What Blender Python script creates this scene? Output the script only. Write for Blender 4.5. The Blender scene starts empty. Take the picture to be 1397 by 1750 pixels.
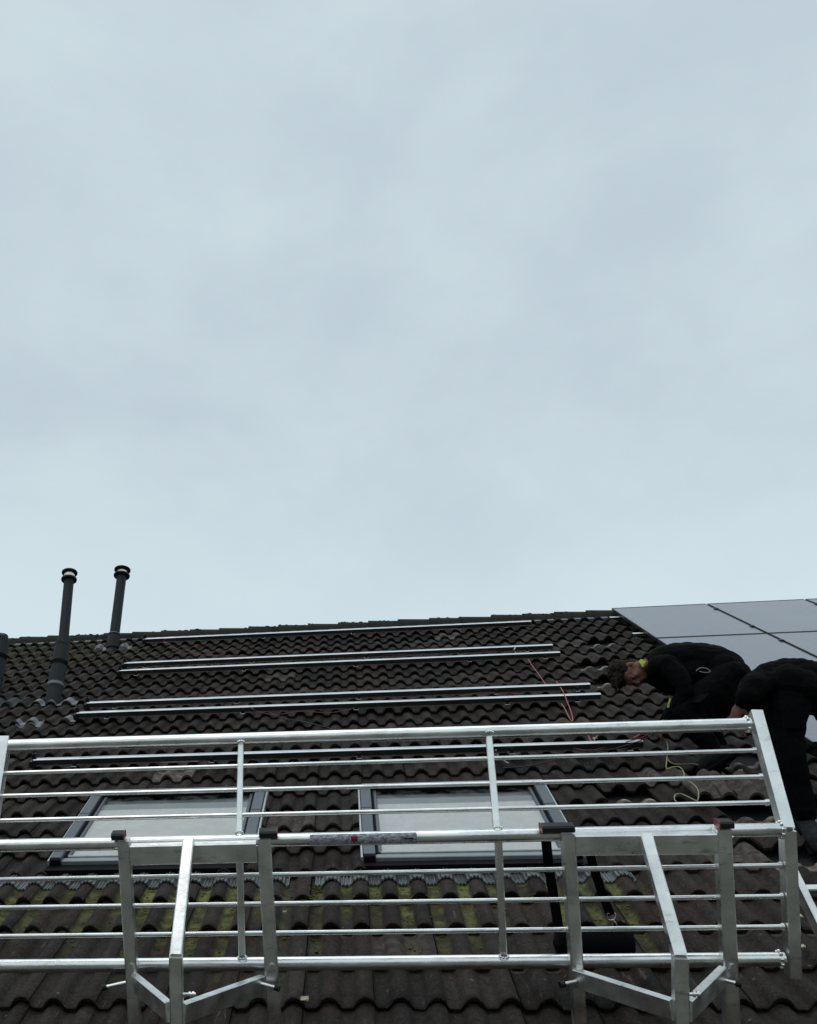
import bpy, bmesh, math, random
import numpy as np
from mathutils import Vector, Matrix, noise

random.seed(7)
rng = np.random.default_rng(11)
S = bpy.context.scene
COL = S.collection

# ------------------------------------------------------------------ frame of reference
TH = 0.7327                     # roof pitch, 42 degrees
CT, ST = math.cos(TH), math.sin(TH)
ZO = 3.5                        # height of the roof plane's origin above the ground
EU, EV, EN = Vector((1, 0, 0)), Vector((0, CT, ST)), Vector((0, -ST, CT))


def W(u, v, h=0.0):             # roof coordinates (along eaves, up the slope, off the slope) to world
    return Vector((u, v * CT - h * ST, v * ST + h * CT + ZO))


F, CX, CY = 1805.8, 343.7, 875.3
CR = ((0.98870457, 0.13184491, -0.0712754), (-0.0612805, -0.07837593, -0.99503865), (-0.13677706, 0.98816706, -0.06941112))
CAMP = W(0.12658785, -4.32684082, 2.43911588)


def r2w(a):
    return EU * a[0] + EV * a[1] + EN * a[2]


RIGHT, DOWN, FWD = (r2w(a).normalized() for a in CR)

# ------------------------------------------------------------------ camera, world, sun
cam_d = bpy.data.cameras.new('camera')
cam = bpy.data.objects.new('camera', cam_d)
COL.objects.link(cam)
cam.matrix_world = Matrix(((RIGHT.x, -DOWN.x, -FWD.x, CAMP.x), (RIGHT.y, -DOWN.y, -FWD.y, CAMP.y), (RIGHT.z, -DOWN.z, -FWD.z, CAMP.z), (0, 0, 0, 1)))
cam_d.sensor_fit = 'HORIZONTAL'
cam_d.sensor_width = 36
cam_d.lens = F / 1397 * 36
cam_d.shift_x = (698.5 - CX) / 1397
cam_d.shift_y = 0.0
cam_d.clip_end = 2000
S.camera = cam
S.view_settings.view_transform = 'Standard'
S.view_settings.look = 'None'
S.view_settings.exposure = 0.0
S.view_settings.gamma = 1.0

SUN_EL, SUN_AZ = math.radians(58), math.radians(205)
wd = bpy.data.worlds.new('World')
S.world = wd
wd.use_nodes = True
nt = wd.node_tree
nt.nodes.clear()


def nd(nt, t, **kw):
    n = nt.nodes.new(t)
    for k, v in kw.items():
        if k.startswith('i_'):
            n.inputs[k[2:].replace('_', ' ')].default_value = v
        else:
            setattr(n, k, v)
    return n


out = nd(nt, 'ShaderNodeOutputWorld')
bg = nd(nt, 'ShaderNodeBackground')
bg.inputs['Strength'].default_value = 0.1
sky = nd(nt, 'ShaderNodeTexSky', sky_type='NISHITA', sun_disc=False)
sky.sun_elevation = SUN_EL
sky.sun_rotation = SUN_AZ
sky.dust_density = 3.0
tc = nd(nt, 'ShaderNodeTexCoord')
mp = nd(nt, 'ShaderNodeMapping')
mp.inputs['Scale'].default_value = (1.0, 1.0, 1.9)
mp.inputs['Location'].default_value = (3.1, 0.4, 0.7)
n1 = nd(nt, 'ShaderNodeTexNoise')
n1.inputs['Scale'].default_value = 3.1
n1.inputs['Detail'].default_value = 9.0
n1.inputs['Roughness'].default_value = 0.57
n1.inputs['Distortion'].default_value = 0.15
ramp = nd(nt, 'ShaderNodeValToRGB')
ramp.color_ramp.interpolation = 'EASE'
ramp.color_ramp.elements[0].position = 0.33
ramp.color_ramp.elements[0].color = (5.4, 6.4, 7.1, 1)
ramp.color_ramp.elements[1].position = 0.68
ramp.color_ramp.elements[1].color = (6.3, 7.4, 7.9, 1)
# brighter and slightly greener towards the horizon
sep = nd(nt, 'ShaderNodeSeparateXYZ')
hr = nd(nt, 'ShaderNodeMapRange')
hr.inputs['From Min'].default_value = 0.45
hr.inputs['From Max'].default_value = 0.66
hr.inputs['To Min'].default_value = 1.0
hr.inputs['To Max'].default_value = 0.0
hr.interpolation_type = 'SMOOTHSTEP'
hmix = nd(nt, 'ShaderNodeMix', data_type='RGBA')
hmix.inputs['B'].default_value = (6.9, 8.25, 8.85, 1)
hfac = nd(nt, 'ShaderNodeMath', operation='MULTIPLY')
hfac.inputs[1].default_value = 0.8
smix = nd(nt, 'ShaderNodeMix', data_type='RGBA')
smix.inputs['Factor'].default_value = 0.95
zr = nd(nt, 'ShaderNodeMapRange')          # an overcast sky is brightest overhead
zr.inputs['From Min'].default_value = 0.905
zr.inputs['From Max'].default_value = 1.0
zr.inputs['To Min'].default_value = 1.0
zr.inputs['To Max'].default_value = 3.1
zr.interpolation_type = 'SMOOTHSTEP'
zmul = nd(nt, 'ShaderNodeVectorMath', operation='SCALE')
L = nt.links.new
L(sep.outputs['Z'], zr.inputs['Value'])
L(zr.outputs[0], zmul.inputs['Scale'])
L(tc.outputs['Generated'], mp.inputs['Vector'])
L(mp.outputs[0], n1.inputs['Vector'])
L(n1.outputs['Fac'], ramp.inputs['Fac'])
L(tc.outputs['Generated'], sep.inputs[0])
L(sep.outputs['Z'], hr.inputs['Value'])
L(hr.outputs[0], hfac.inputs[0])
L(hfac.outputs[0], hmix.inputs['Factor'])
L(ramp.outputs['Color'], hmix.inputs['A'])
L(sky.outputs[0], smix.inputs['A'])
L(hmix.outputs['Result'], smix.inputs['B'])
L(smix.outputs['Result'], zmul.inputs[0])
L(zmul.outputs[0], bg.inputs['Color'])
L(bg.outputs[0], out.inputs['Surface'])

sl = bpy.data.lights.new('sun', 'SUN')
sl.energy = 0.6
sl.angle = math.radians(25)
sl.color = (1.0, 0.97, 0.93)
so = bpy.data.objects.new('sun', sl)
COL.objects.link(so)
# Nishita azimuth is clockwise from +Y
sd = Vector((math.sin(SUN_AZ) * math.cos(SUN_EL), math.cos(SUN_AZ) * math.cos(SUN_EL), math.sin(SUN_EL)))
so.rotation_euler = sd.to_track_quat('Z', 'Y').to_euler()


# ------------------------------------------------------------------ pixel rays (to place real geometry at its real distance)
def ray(px, py):
    return (RIGHT * ((px - CX) / F) + DOWN * ((py - CY) / F) + FWD)


def at(px, py, z):
    return CAMP + ray(px, py) * z


def hit(px, py, p0, n):
    d = ray(px, py)
    return CAMP + d * ((p0 - CAMP).dot(n) / d.dot(n))


def hroof(px, py, h=0.0):
    return hit(px, py, W(0, 0, h), EN)


# ------------------------------------------------------------------ helpers
def tag(o, label=None, cat=None, group=None, kind=None):
    if label: o['label'] = label
    if cat: o['category'] = cat
    if group: o['group'] = group
    if kind: o['kind'] = kind
    return o


def thing(name, loc, label, cat, group=None):
    o = bpy.data.objects.new(name, None)
    COL.objects.link(o)
    o.location = loc
    o.empty_display_size = 0.1
    return tag(o, label, cat, group)


def wloc(o):
    v = Vector((0, 0, 0))
    while o is not None:
        v = v + o.location
        o = o.parent
    return v


def link(name, me, mat, parent=None, loc=None):
    """me holds world coordinates; they are made local to the parent (or to loc)"""
    o = bpy.data.objects.new(name, me)
    COL.objects.link(o)
    if mat is not None:
        for m in (mat if isinstance(mat, (list, tuple)) else [mat]):
            me.materials.append(m)
    off = wloc(parent) if parent is not None else Vector((0, 0, 0))
    if parent is not None:
        o.parent = parent
        if loc is not None:
            o.location = Vector(loc) - off
            off = Vector(loc)
    elif loc is not None:
        o.location = loc
        off = Vector(loc)
    me.transform(Matrix.Translation(-off))
    return o


def basis(d, ref):
    d = d.normalized()
    x = ref - d * ref.dot(d)
    if x.length < 1e-6:
        x = Vector((0, 0, 1)) - d * d.z
        if x.length < 1e-6: x = Vector((1, 0, 0))
    x.normalize()
    return x, d.cross(x)


class MB:
    def __init__(self):
        self.v, self.f, self.s, self.mi = [], [], [], []
        self.m = 0

    def grid(self, rows, closed=False, smooth=True):
        b = len(self.v)
        n = len(rows[0])
        for r in rows: self.v.extend([tuple(p) for p in r])
        for i in range(len(rows) - 1):
            for j in range(n if closed else n - 1):
                k = (j + 1) % n
                self.f.append((b + i * n + j, b + i * n + k, b + (i + 1) * n + k, b + (i + 1) * n + j))
                self.s.append(smooth); self.mi.append(self.m)

    def cap(self, ring, flip=False):
        b = len(self.v)
        self.v.extend([tuple(p) for p in ring])
        idx = list(range(b, b + len(ring)))
        self.f.append(tuple(reversed(idx)) if flip else tuple(idx))
        self.s.append(False); self.mi.append(self.m)

    def sweep(self, prof, p0, p1, ref, smooth=False, caps=True):
        """prof: list of (a, b) offsets along (ref-ish, cross) axes, swept from p0 to p1"""
        x, y = basis(p1 - p0, ref)
        r0 = [p0 + x * a + y * b for a, b in prof]
        r1 = [p1 + x * a + y * b for a, b in prof]
        if smooth:
            self.grid([r0, r1], True, True)
        else:
            n = len(prof)
            for i in range(n):
                j = (i + 1) % n
                self.grid([[r0[i], r0[j]], [r1[i], r1[j]]], False, False)
        if caps:
            self.cap(r0, True); self.cap(r1)

    def box(self, p0, p1, wref, wdt, dep, bev=0.003):
        """bar from p0 to p1, wdt along wref, dep across, with bevelled long edges"""
        a, b, e = wdt / 2, dep / 2, min(bev, wdt / 4, dep / 4)
        self.sweep([(-a + e, -b), (a - e, -b), (a, -b + e), (a, b - e), (a - e, b), (-a + e, b), (-a, b - e), (-a, -b + e)], p0, p1, wref)

    def tube(self, p0, p1, r, seg=20, r1=None, caps=True, n=1):
        d = p1 - p0
        x, y = basis(d, Vector((0.13, 0.2, 1)))
        r1 = r if r1 is None else r1
        rows = []
        for t in range(n + 1):
            q = t / n
            rr = r + (r1 - r) * q
            rows.append([p0 + d * q + (x * math.cos(2 * math.pi * i / seg) + y * math.sin(2 * math.pi * i / seg)) * rr for i in range(seg)])
        self.grid(rows, True, True)
        if caps:
            self.cap(rows[0], True); self.cap(rows[-1])

    def lathe(self, p0, axis, prof, seg=28, smooth=True):
        """prof: (distance along the axis, radius); each step is its own strip for crisp edges"""
        x, y = basis(axis, Vector((0.3, 0.1, 0.7)))
        a = axis.normalized()
        rings = [[p0 + a * t + (x * math.cos(2 * math.pi * i / seg) + y * math.sin(2 * math.pi * i / seg)) * r for i in range(seg)] for t, r in prof]
        for i in range(len(rings) - 1): self.grid([rings[i], rings[i + 1]], True, smooth)
        if prof[0][1] > 1e-4: self.cap(rings[0], True)
        if prof[-1][1] > 1e-4: self.cap(rings[-1])

    def path(self, pts, r, seg=8):
        """smooth cable through pts"""
        P = []
        n = len(pts)
        for i in range(n - 1):
            p0, p1, p2, p3 = pts[max(i - 1, 0)], pts[i], pts[i + 1], pts[min(i + 2, n - 1)]
            for k in range(6):
                t = k / 6
                P.append(0.5 * ((2 * p1) + (-p0 + p2) * t + (2 * p0 - 5 * p1 + 4 * p2 - p3) * t * t + (-p0 + 3 * p1 - 3 * p2 + p3) * t ** 3))
        P.append(pts[-1])
        rows = []
        for i, p in enumerate(P):
            d = P[min(i + 1, len(P) - 1)] - P[max(i - 1, 0)]
            if d.length < 1e-6: d = Vector((1, 0, 0))
            x, y = basis(d, EN)
            rows.append([p + (x * math.cos(2 * math.pi * k / seg) + y * math.sin(2 * math.pi * k / seg)) * r for k in range(seg)])
        self.grid(rows, True, True)
        self.cap(rows[0], True); self.cap(rows[-1])

    def ball(self, c, r, sx=1, sy=1, sz=1, seg=12, M=None):
        rows = []
        for i in range(seg // 2 + 1):
            a = math.pi * i / (seg // 2)
            row = []
            for j in range(seg):
                b = 2 * math.pi * j / seg
                q = Vector((math.sin(a) * math.cos(b) * sx, math.sin(a) * math.sin(b) * sy, math.cos(a) * sz)) * r
                if M is not None: q = M @ q
                row.append(c + q)
            rows.append(row)
        self.grid(rows, True, True)

    def mesh(self, name):
        me = bpy.data.meshes.new(name)
        me.from_pydata(self.v, [], self.f)
        me.polygons.foreach_set('use_smooth', self.s)
        me.polygons.foreach_set('material_index', self.mi)
        me.validate()
        me.update()
        return me

    def build(self, name, mat, parent=None, loc=None):
        return link(name, self.mesh(name), mat, parent, loc)


def parts(name, m, parent, fns, loc=None):
    """one object per piece"""
    r = []
    for f_ in fns:
        q = MB()
        f_(q)
        r.append(q.build(name, m, parent, loc))
    return r


# ------------------------------------------------------------------ materials
def mat(name, col, rough=0.6, metal=0.0, var=0.15, scale=8.0, bump=0.0, bscale=60.0, rvar=0.1, col2=None, detail=4.0, stretch=None, spec=0.5, coat=0.0):
    m = bpy.data.materials.new(name)
    m.use_nodes = True
    t = m.node_tree
    b = t.nodes['Principled BSDF']
    b.inputs['Roughness'].default_value = rough
    b.inputs['Metallic'].default_value = metal
    b.inputs['Specular IOR Level'].default_value = spec
    b.inputs['Coat Weight'].default_value = coat
    tc = nd(t, 'ShaderNodeTexCoord')
    mpn = nd(t, 'ShaderNodeMapping')
    if stretch: mpn.inputs['Scale'].default_value = stretch
    t.links.new(tc.outputs['Object'], mpn.inputs['Vector'])
    n = nd(t, 'ShaderNodeTexNoise')
    n.inputs['Scale'].default_value = scale
    n.inputs['Detail'].default_value = detail
    n.inputs['Roughness'].default_value = 0.6
    t.links.new(mpn.outputs[0], n.inputs['Vector'])
    mr = nd(t, 'ShaderNodeMapRange')
    mr.inputs['From Min'].default_value = 0.3
    mr.inputs['From Max'].default_value = 0.7
    t.links.new(n.outputs['Fac'], mr.inputs['Value'])
    mx = nd(t, 'ShaderNodeMix', data_type='RGBA')
    c2 = col2 or tuple(c * (1 + var) for c in col)
    c1 = col if col2 else tuple(c * (1 - var) for c in col)
    mx.inputs['A'].default_value = (*c1, 1)
    mx.inputs['B'].default_value = (*c2, 1)
    t.links.new(mr.outputs[0], mx.inputs['Factor'])
    t.links.new(mx.outputs['Result'], b.inputs['Base Color'])
    if rvar:
        rr = nd(t, 'ShaderNodeMapRange')
        rr.inputs['To Min'].default_value = max(rough - rvar, 0.02)
        rr.inputs['To Max'].default_value = min(rough + rvar, 1)
        t.links.new(mr.outputs[0], rr.inputs['Value'])
        t.links.new(rr.outputs[0], b.inputs['Roughness'])
    if metal == 1.0 and name.startswith('alu'):
        mps = nd(t, 'ShaderNodeMapping')
        mps.inputs['Scale'].default_value = (0.25, 1, 1)
        n3 = nd(t, 'ShaderNodeTexNoise')
        n3.inputs['Scale'].default_value = 38
        n3.inputs['Detail'].default_value = 6
        n3.inputs['Roughness'].default_value = 0.75
        t.links.new(tc.outputs['Object'], mps.inputs[0])
        t.links.new(mps.outputs[0], n3.inputs['Vector'])
        m3 = nd(t, 'ShaderNodeMapRange')
        m3.inputs['From Min'].default_value = 0.56
        m3.inputs['From Max'].default_value = 0.72
        m3.inputs['To Max'].default_value = 0.7
        t.links.new(n3.outputs['Fac'], m3.inputs['Value'])
        x3 = nd(t, 'ShaderNodeMix', data_type='RGBA')
        x3.inputs['B'].default_value = (0.33, 0.33, 0.31, 1)
        t.links.new(m3.outputs[0], x3.inputs['Factor'])
        t.links.new(mx.outputs['Result'], x3.inputs['A'])
        t.links.new(x3.outputs['Result'], b.inputs['Base Color'])
    if bump:
        n2 = nd(t, 'ShaderNodeTexNoise')
        n2.inputs['Scale'].default_value = bscale
        n2.inputs['Detail'].default_value = 3
        t.links.new(mpn.outputs[0], n2.inputs['Vector'])
        bp = nd(t, 'ShaderNodeBump')
        bp.inputs['Strength'].default_value = bump
        bp.inputs['Distance'].default_value = 0.01
        t.links.new(n2.outputs['Fac'], bp.inputs['Height'])
        t.links.new(bp.outputs[0], b.inputs['Normal'])
    return m


ALU = mat('aluminium', (0.83, 0.83, 0.81), 0.30, 1.0, 0.16, 14, 0.06, 90, 0.12, stretch=(0.35, 1, 1))
ALU_FLAT = mat('aluminium_flat', (0.80, 0.80, 0.775), 0.33, 1.0, 0.14, 9, 0.05, 60, 0.1)
RAIL = mat('rail_aluminium', (0.9, 0.9, 0.9), 0.2, 1.0, 0.08, 5, 0.03, 60, 0.06)
RAIL_SHADE = mat('rail_channel_shade', (0.035, 0.033, 0.032), 0.5, 0.3, 0.2, 9, spec=0.2)  # near-black stand-in for shade on the rail's front face and channel
BLACKP = mat('black_plastic', (0.012, 0.012, 0.013), 0.5, 0, 0.2, 20, 0.05, 80, spec=0.3)
REDP = mat('red_plastic', (0.16, 0.006, 0.014), 0.45, 0, 0.2, 20)
PIPE = mat('grey_pipe', (0.018, 0.024, 0.026), 0.6, 0, 0.2, 9, 0.05, 60, spec=0.22)
PIPERING = mat('pipe_seal', (0.008, 0.009, 0.009), 0.6, 0, 0.2, 9, spec=0.3)
STEEL = mat('steel_band', (0.75, 0.68, 0.62), 0.3, 1.0, 0.1, 9)
LEAD = mat('lead_sheet', (0.13, 0.14, 0.148), 0.5, 0.25, 0.35, 14, 0.35, 30)
PVFRAME = mat('panel_frame', (0.01, 0.01, 0.011), 0.4, 0, 0.1, 9, spec=0.4)
WFRAME = mat('window_cladding', (0.085, 0.095, 0.11), 0.5, 0.0, 0.12, 7, 0.03, 40, spec=0.35)
WRAIL = mat('window_bottom_rail', (0.22, 0.235, 0.25), 0.4, 0.2, 0.1, 9)
WLIGHT = mat('window_light_strip', (0.42, 0.43, 0.43), 0.35, 0.5, 0.1, 9)
WDARK = mat('window_dark_rubber', (0.006, 0.006, 0.007), 0.7, 0, 0.2, 9, spec=0.06)
BLIND = mat('blind_cloth', (0.92, 0.93, 0.92), 0.8, 0, 0.03, 5, 0.0, col2=None)
BLINDTOP = mat('blind_top_slat', (0.36, 0.42, 0.44), 0.6, 0, 0.05, 5)
APRON = mat('apron_metal', (0.15, 0.155, 0.16), 0.4, 0.7, 0.25, 20, 0.1, 60)
CABRED = mat('red_cable', (0.15, 0.022, 0.025), 0.5, 0, 0.2, 20)
CABPINK = mat('orange_red_cable', (0.36, 0.07, 0.06), 0.5, 0, 0.2, 20)
CABBLK = mat('black_cable', (0.012, 0.011, 0.012), 0.5, 0, 0.2, 20)
CABYEL = mat('yellow_green_cable', (0.27, 0.29, 0.14), 0.5, 0, 0.35, 40)
JACKET = mat('black_jacket_cloth', (0.0026, 0.0027, 0.0029), 0.95, 0, 0.3, 9, 0.7, 14, spec=0.06)
JGREEN = mat('dark_green_cloth', (0.009, 0.0125, 0.0075), 0.95, 0, 0.3, 9, 0.7, 16, spec=0.06)
TROUS = mat('navy_work_cloth', (0.0022, 0.0023, 0.0029), 0.95, 0, 0.35, 7, 0.8, 15, spec=0.05)
NEON = mat('neon_cloth', (0.28, 0.34, 0.02), 0.7, 0, 0.3, 40)
SKIN = mat('skin', (0.15, 0.065, 0.045), 0.6, 0, 0.25, 24, 0.15, 60, spec=0.2)
HAIR = mat('brown_hair', (0.014, 0.0095, 0.0065), 0.75, 0, 0.5, 40, 0.9, 70, spec=0.08)
SHOE = mat('grey_work_shoe', (0.019, 0.021, 0.024), 0.85, 0, 0.5, 30, 0.5, 50, spec=0.1)
SHOEB = mat('black_work_shoe', (0.007, 0.007, 0.008), 0.8, 0, 0.5, 30, 0.5, 50, spec=0.1)
SOLE = mat('shoe_sole', (0.006, 0.006, 0.006), 0.9, spec=0.05)
NYLON = mat('black_nylon', (0.004, 0.004, 0.0045), 0.85, 0, 0.3, 30, 0.3, 90, spec=0.08)
MORTAR = mat('ridge_filler', (0.16, 0.16, 0.155), 0.9, 0, 0.3, 20, 0.3, 60)
RIDGE = mat('ridge_tile_clay', (0.020, 0.021, 0.016), 0.9, 0, 0.5, 9, 0.6, 50, spec=0.2)
MOSS = mat('moss', (0.035, 0.045, 0.012), 0.95, 0, 0.5, 30, 0.5, 80)
UNDER = mat('underlay', (0.004, 0.004, 0.004), 0.95, 0, 0.1)
LEAFM = mat('dry_leaf', (0.35, 0.3, 0.22), 0.8, 0, 0.3, 50)
GUTTER = mat('zinc_gutter', (0.16, 0.17, 0.18), 0.5, 0.5, 0.15, 6, 0.05)
GROUNDM = mat('ground_soil_paving', (0.075, 0.077, 0.066), 0.9, 0, 0.3, 0.6, 0.3, 8, col2=(0.11, 0.11, 0.09))


def brick_mat():
    m = bpy.data.materials.new('brickwork')
    m.use_nodes = True
    t = m.node_tree
    b = t.nodes['Principled BSDF']
    b.inputs['Roughness'].default_value = 0.85
    tc = nd(t, 'ShaderNodeTexCoord')
    mpn = nd(t, 'ShaderNodeMapping')
    mpn.inputs['Rotation'].default_value = (math.radians(90), 0, 0)
    br = nd(t, 'ShaderNodeTexBrick')
    br.inputs['Color1'].default_value = (0.22, 0.1, 0.07, 1)
    br.inputs['Color2'].default_value = (0.16, 0.075, 0.055, 1)
    br.inputs['Mortar'].default_value = (0.3, 0.29, 0.27, 1)
    br.inputs['Scale'].default_value = 4.5
    br.inputs['Mortar Size'].default_value = 0.012
    t.links.new(tc.outputs['Object'], mpn.inputs[0])
    t.links.new(mpn.outputs[0], br.inputs['Vector'])
    t.links.new(br.outputs['Color'], b.inputs['Base Color'])
    return m


def tile_mat():
    m = bpy.data.materials.new('concrete_roof_tile')
    m.use_nodes = True
    t = m.node_tree
    lk = t.links.new
    b = t.nodes['Principled BSDF']
    b.inputs['Specular IOR Level'].default_value = 0.09
    at_ = nd(t, 'ShaderNodeAttribute', attribute_name='tile')   # r: tone of the tile, g: moss, b: pale unweathered / redness
    sp = nd(t, 'ShaderNodeSeparateColor')
    lk(at_.outputs['Color'], sp.inputs[0])
    tc = nd(t, 'ShaderNodeTexCoord')

    def noi(s, d=4, r=0.6):
        n = nd(t, 'ShaderNodeTexNoise')
        n.inputs['Scale'].default_value = s
        n.inputs['Detail'].default_value = d
        n.inputs['Roughness'].default_value = r
        lk(tc.outputs['Object'], n.inputs['Vector'])
        return n

    def rng_(src, a, b_, c=0.0, d=1.0):
        r = nd(t, 'ShaderNodeMapRange')
        r.inputs['From Min'].default_value = a
        r.inputs['From Max'].default_value = b_
        r.inputs['To Min'].default_value = c
        r.inputs['To Max'].default_value = d
        lk(src, r.inputs['Value'])
        return r.outputs[0]

    def mix(fac, A, B):
        x = nd(t, 'ShaderNodeMix', data_type='RGBA')
        for k, s in (('A', A), ('B', B)):
            if isinstance(s, tuple): x.inputs[k].default_value = (*s, 1)
            else: lk(s, x.inputs[k])
        if isinstance(fac, float): x.inputs['Factor'].default_value = fac
        else: lk(fac, x.inputs['Factor'])
        return x.outputs['Result']

    def mul(a, b_):
        x = nd(t, 'ShaderNodeMath', operation='MULTIPLY')
        lk(a, x.inputs[0])
        if isinstance(b_, float): x.inputs[1].default_value = b_
        else: lk(b_, x.inputs[1])
        return x.outputs[0]

    c = mix(sp.outputs[0], (0.011, 0.0085, 0.0075), (0.046, 0.036, 0.031))
    c = mix(mul(rng_(noi(5).outputs['Fac'], 0.42, 0.66), 0.45), c, (0.040, 0.037, 0.032))      # greyer weathering
    c = mix(mul(rng_(noi(2.3, 3).outputs['Fac'], 0.5, 0.68), 0.55), c, (0.046, 0.026, 0.02))  # browner areas
    c = mix(mul(rng_(noi(40, 5, 0.75).outputs['Fac'], 0.46, 0.64), 0.7), c, (0.009, 0.008, 0.0075))  # dark grime
    c = mix(mul(rng_(noi(130, 2).outputs['Fac'], 0.63, 0.72), 0.6), c, (0.15, 0.135, 0.12))   # sand grains
    vo = nd(t, 'ShaderNodeTexVoronoi')
    vo.inputs['Scale'].default_value = 9
    lk(tc.outputs['Object'], vo.inputs['Vector'])
    sp_v = rng_(vo.outputs['Distance'], 0.02, 0.10, 1.0, 0.0)
    c = mix(mul(mul(sp_v, rng_(noi(31, 3).outputs['Fac'], 0.45, 0.55)), 0.8), c, (0.17, 0.16, 0.14))    # lichen spots
    # pale scraped streaks running down the slope
    mpn = nd(t, 'ShaderNodeMapping')
    mpn.inputs['Rotation'].default_value = (-TH, 0, 0)
    lk(tc.outputs['Object'], mpn.inputs[0])
    mp2 = nd(t, 'ShaderNodeMapping')
    mp2.inputs['Scale'].default_value = (1.0, 0.09, 1.0)
    lk(mpn.outputs[0], mp2.inputs[0])
    ns = nd(t, 'ShaderNodeTexNoise')
    ns.inputs['Scale'].default_value = 60
    ns.inputs['Detail'].default_value = 3
    lk(mp2.outputs[0], ns.inputs['Vector'])
    c = mix(mul(mul(rng_(ns.outputs['Fac'], 0.62, 0.72), rng_(noi(3.1).outputs['Fac'], 0.48, 0.6)), 0.75), c, (0.12, 0.085, 0.07))
    # moss: yellow-green in the pans
    mo = mul(sp.outputs[1], rng_(noi(26, 5, 0.7).outputs['Fac'], 0.3, 0.52))
    mc = mix(rng_(noi(11, 4).outputs['Fac'], 0.4, 0.62), (0.045, 0.045, 0.02), (0.165, 0.17, 0.05))
    c = mix(mo, c, mc)
    # clean unweathered heads and broken clay
    pc = mix(rng_(noi(17, 4).outputs['Fac'], 0.4, 0.6), (0.13, 0.095, 0.075), (0.34, 0.31, 0.28))
    c = mix(mul(sp.outputs[2], rng_(noi(20, 4).outputs['Fac'], 0.3, 0.5, 0.35, 1.0)), c, pc)
    lk(c, b.inputs['Base Color'])
    lk(rng_(noi(8).outputs['Fac'], 0.3, 0.7, 0.62, 0.9), b.inputs['Roughness'])
    bp = nd(t, 'ShaderNodeBump')
    bp.inputs['Strength'].default_value = 0.8
    bp.inputs['Distance'].default_value = 0.008
    ad = nd(t, 'ShaderNodeMath', operation='ADD')
    lk(noi(45, 5, 0.7).outputs['Fac'], ad.inputs[0])
    lk(mul(noi(220, 2).outputs['Fac'], 0.4), ad.inputs[1])
    lk(ad.outputs[0], bp.inputs['Height'])
    lk(bp.outputs[0], b.inputs['Normal'])
    return m


def glass_mat():
    m = bpy.data.materials.new('window_glass')
    m.use_nodes = True
    t = m.node_tree
    t.nodes.clear()
    o = nd(t, 'ShaderNodeOutputMaterial')
    mx = nd(t, 'ShaderNodeMixShader')
    tr = nd(t, 'ShaderNodeBsdfTransparent')
    tr.inputs[0].default_value = (0.97, 0.985, 0.98, 1)
    gl = nd(t, 'ShaderNodeBsdfGlossy')
    gl.inputs['Roughness'].default_value = 0.04
    fr = nd(t, 'ShaderNodeFresnel')
    fr.inputs['IOR'].default_value = 2.2
    df = nd(t, 'ShaderNodeBsdfDiffuse')       # thin film of dirt on the pane
    df.inputs[0].default_value = (0.5, 0.51, 0.49, 1)
    m2 = nd(t, 'ShaderNodeMixShader')
    tc = nd(t, 'ShaderNodeTexCoord')
    n = nd(t, 'ShaderNodeTexNoise')
    n.inputs['Scale'].default_value = 9
    n.inputs['Detail'].default_value = 7
    n.inputs['Roughness'].default_value = 0.7
    r = nd(t, 'ShaderNodeMapRange')
    r.inputs['From Min'].default_value = 0.45
    r.inputs['From Max'].default_value = 0.8
    r.inputs['To Max'].default_value = 0.22
    t.links.new(tc.outputs['Object'], n.inputs[0])
    t.links.new(n.outputs['Fac'], r.inputs['Value'])
    t.links.new(r.outputs[0], m2.inputs[0])
    t.links.new(fr.outputs[0], mx.inputs[0])
    t.links.new(tr.outputs[0], mx.inputs[1])
    t.links.new(gl.outputs[0], mx.inputs[2])
    t.links.new(mx.outputs[0], m2.inputs[1])
    t.links.new(df.outputs[0], m2.inputs[2])
    t.links.new(m2.outputs[0], o.inputs[0])
    return m


def pv_mat():
    m = bpy.data.materials.new('solar_glass')
    m.use_nodes = True
    t = m.node_tree
    b = t.nodes['Principled BSDF']
    b.inputs['Base Color'].default_value = (0.11, 0.115, 0.145, 1)
    b.inputs['Roughness'].default_value = 0.28
    b.inputs['IOR'].default_value = 2.5
    tc = nd(t, 'ShaderNodeTexCoord')
    n = nd(t, 'ShaderNodeTexNoise')
    n.inputs['Scale'].default_value = 3
    n.inputs['Detail'].default_value = 5
    mr = nd(t, 'ShaderNodeMapRange')
    mr.inputs['From Min'].default_value = 0.3
    mr.inputs['From Max'].default_value = 0.7
    mr.inputs['To Min'].default_value = 0.17
    mr.inputs['To Max'].default_value = 0.21
    t.links.new(tc.outputs['Object'], n.inputs[0])
    t.links.new(n.outputs['Fac'], mr.inputs['Value'])
    t.links.new(mr.outputs[0], b.inputs['Roughness'])
    mpn = nd(t, 'ShaderNodeMapping')
    mpn.inputs['Rotation'].default_value = (-TH, 0, 0)
    br = nd(t, 'ShaderNodeTexBrick')
    br.offset = 0.0
    br.inputs['Scale'].default_value = 1.0
    br.inputs['Brick Width'].default_value = 0.172
    br.inputs['Row Height'].default_value = 0.087
    br.inputs['Mortar Size'].default_value = 0.0022
    br.inputs['Color1'].default_value = (0.11, 0.115, 0.145, 1)  # lighter than the black cells: hazy sky reflection put into the colour
    br.inputs['Color2'].default_value = (0.104, 0.11, 0.14, 1)
    br.inputs['Mortar'].default_value = (0.06, 0.062, 0.075, 1)
    t.links.new(tc.outputs['Object'], mpn.inputs[0])
    t.links.new(mpn.outputs[0], br.inputs['Vector'])
    t.links.new(br.outputs['Color'], b.inputs['Base Color'])
    return m


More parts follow.
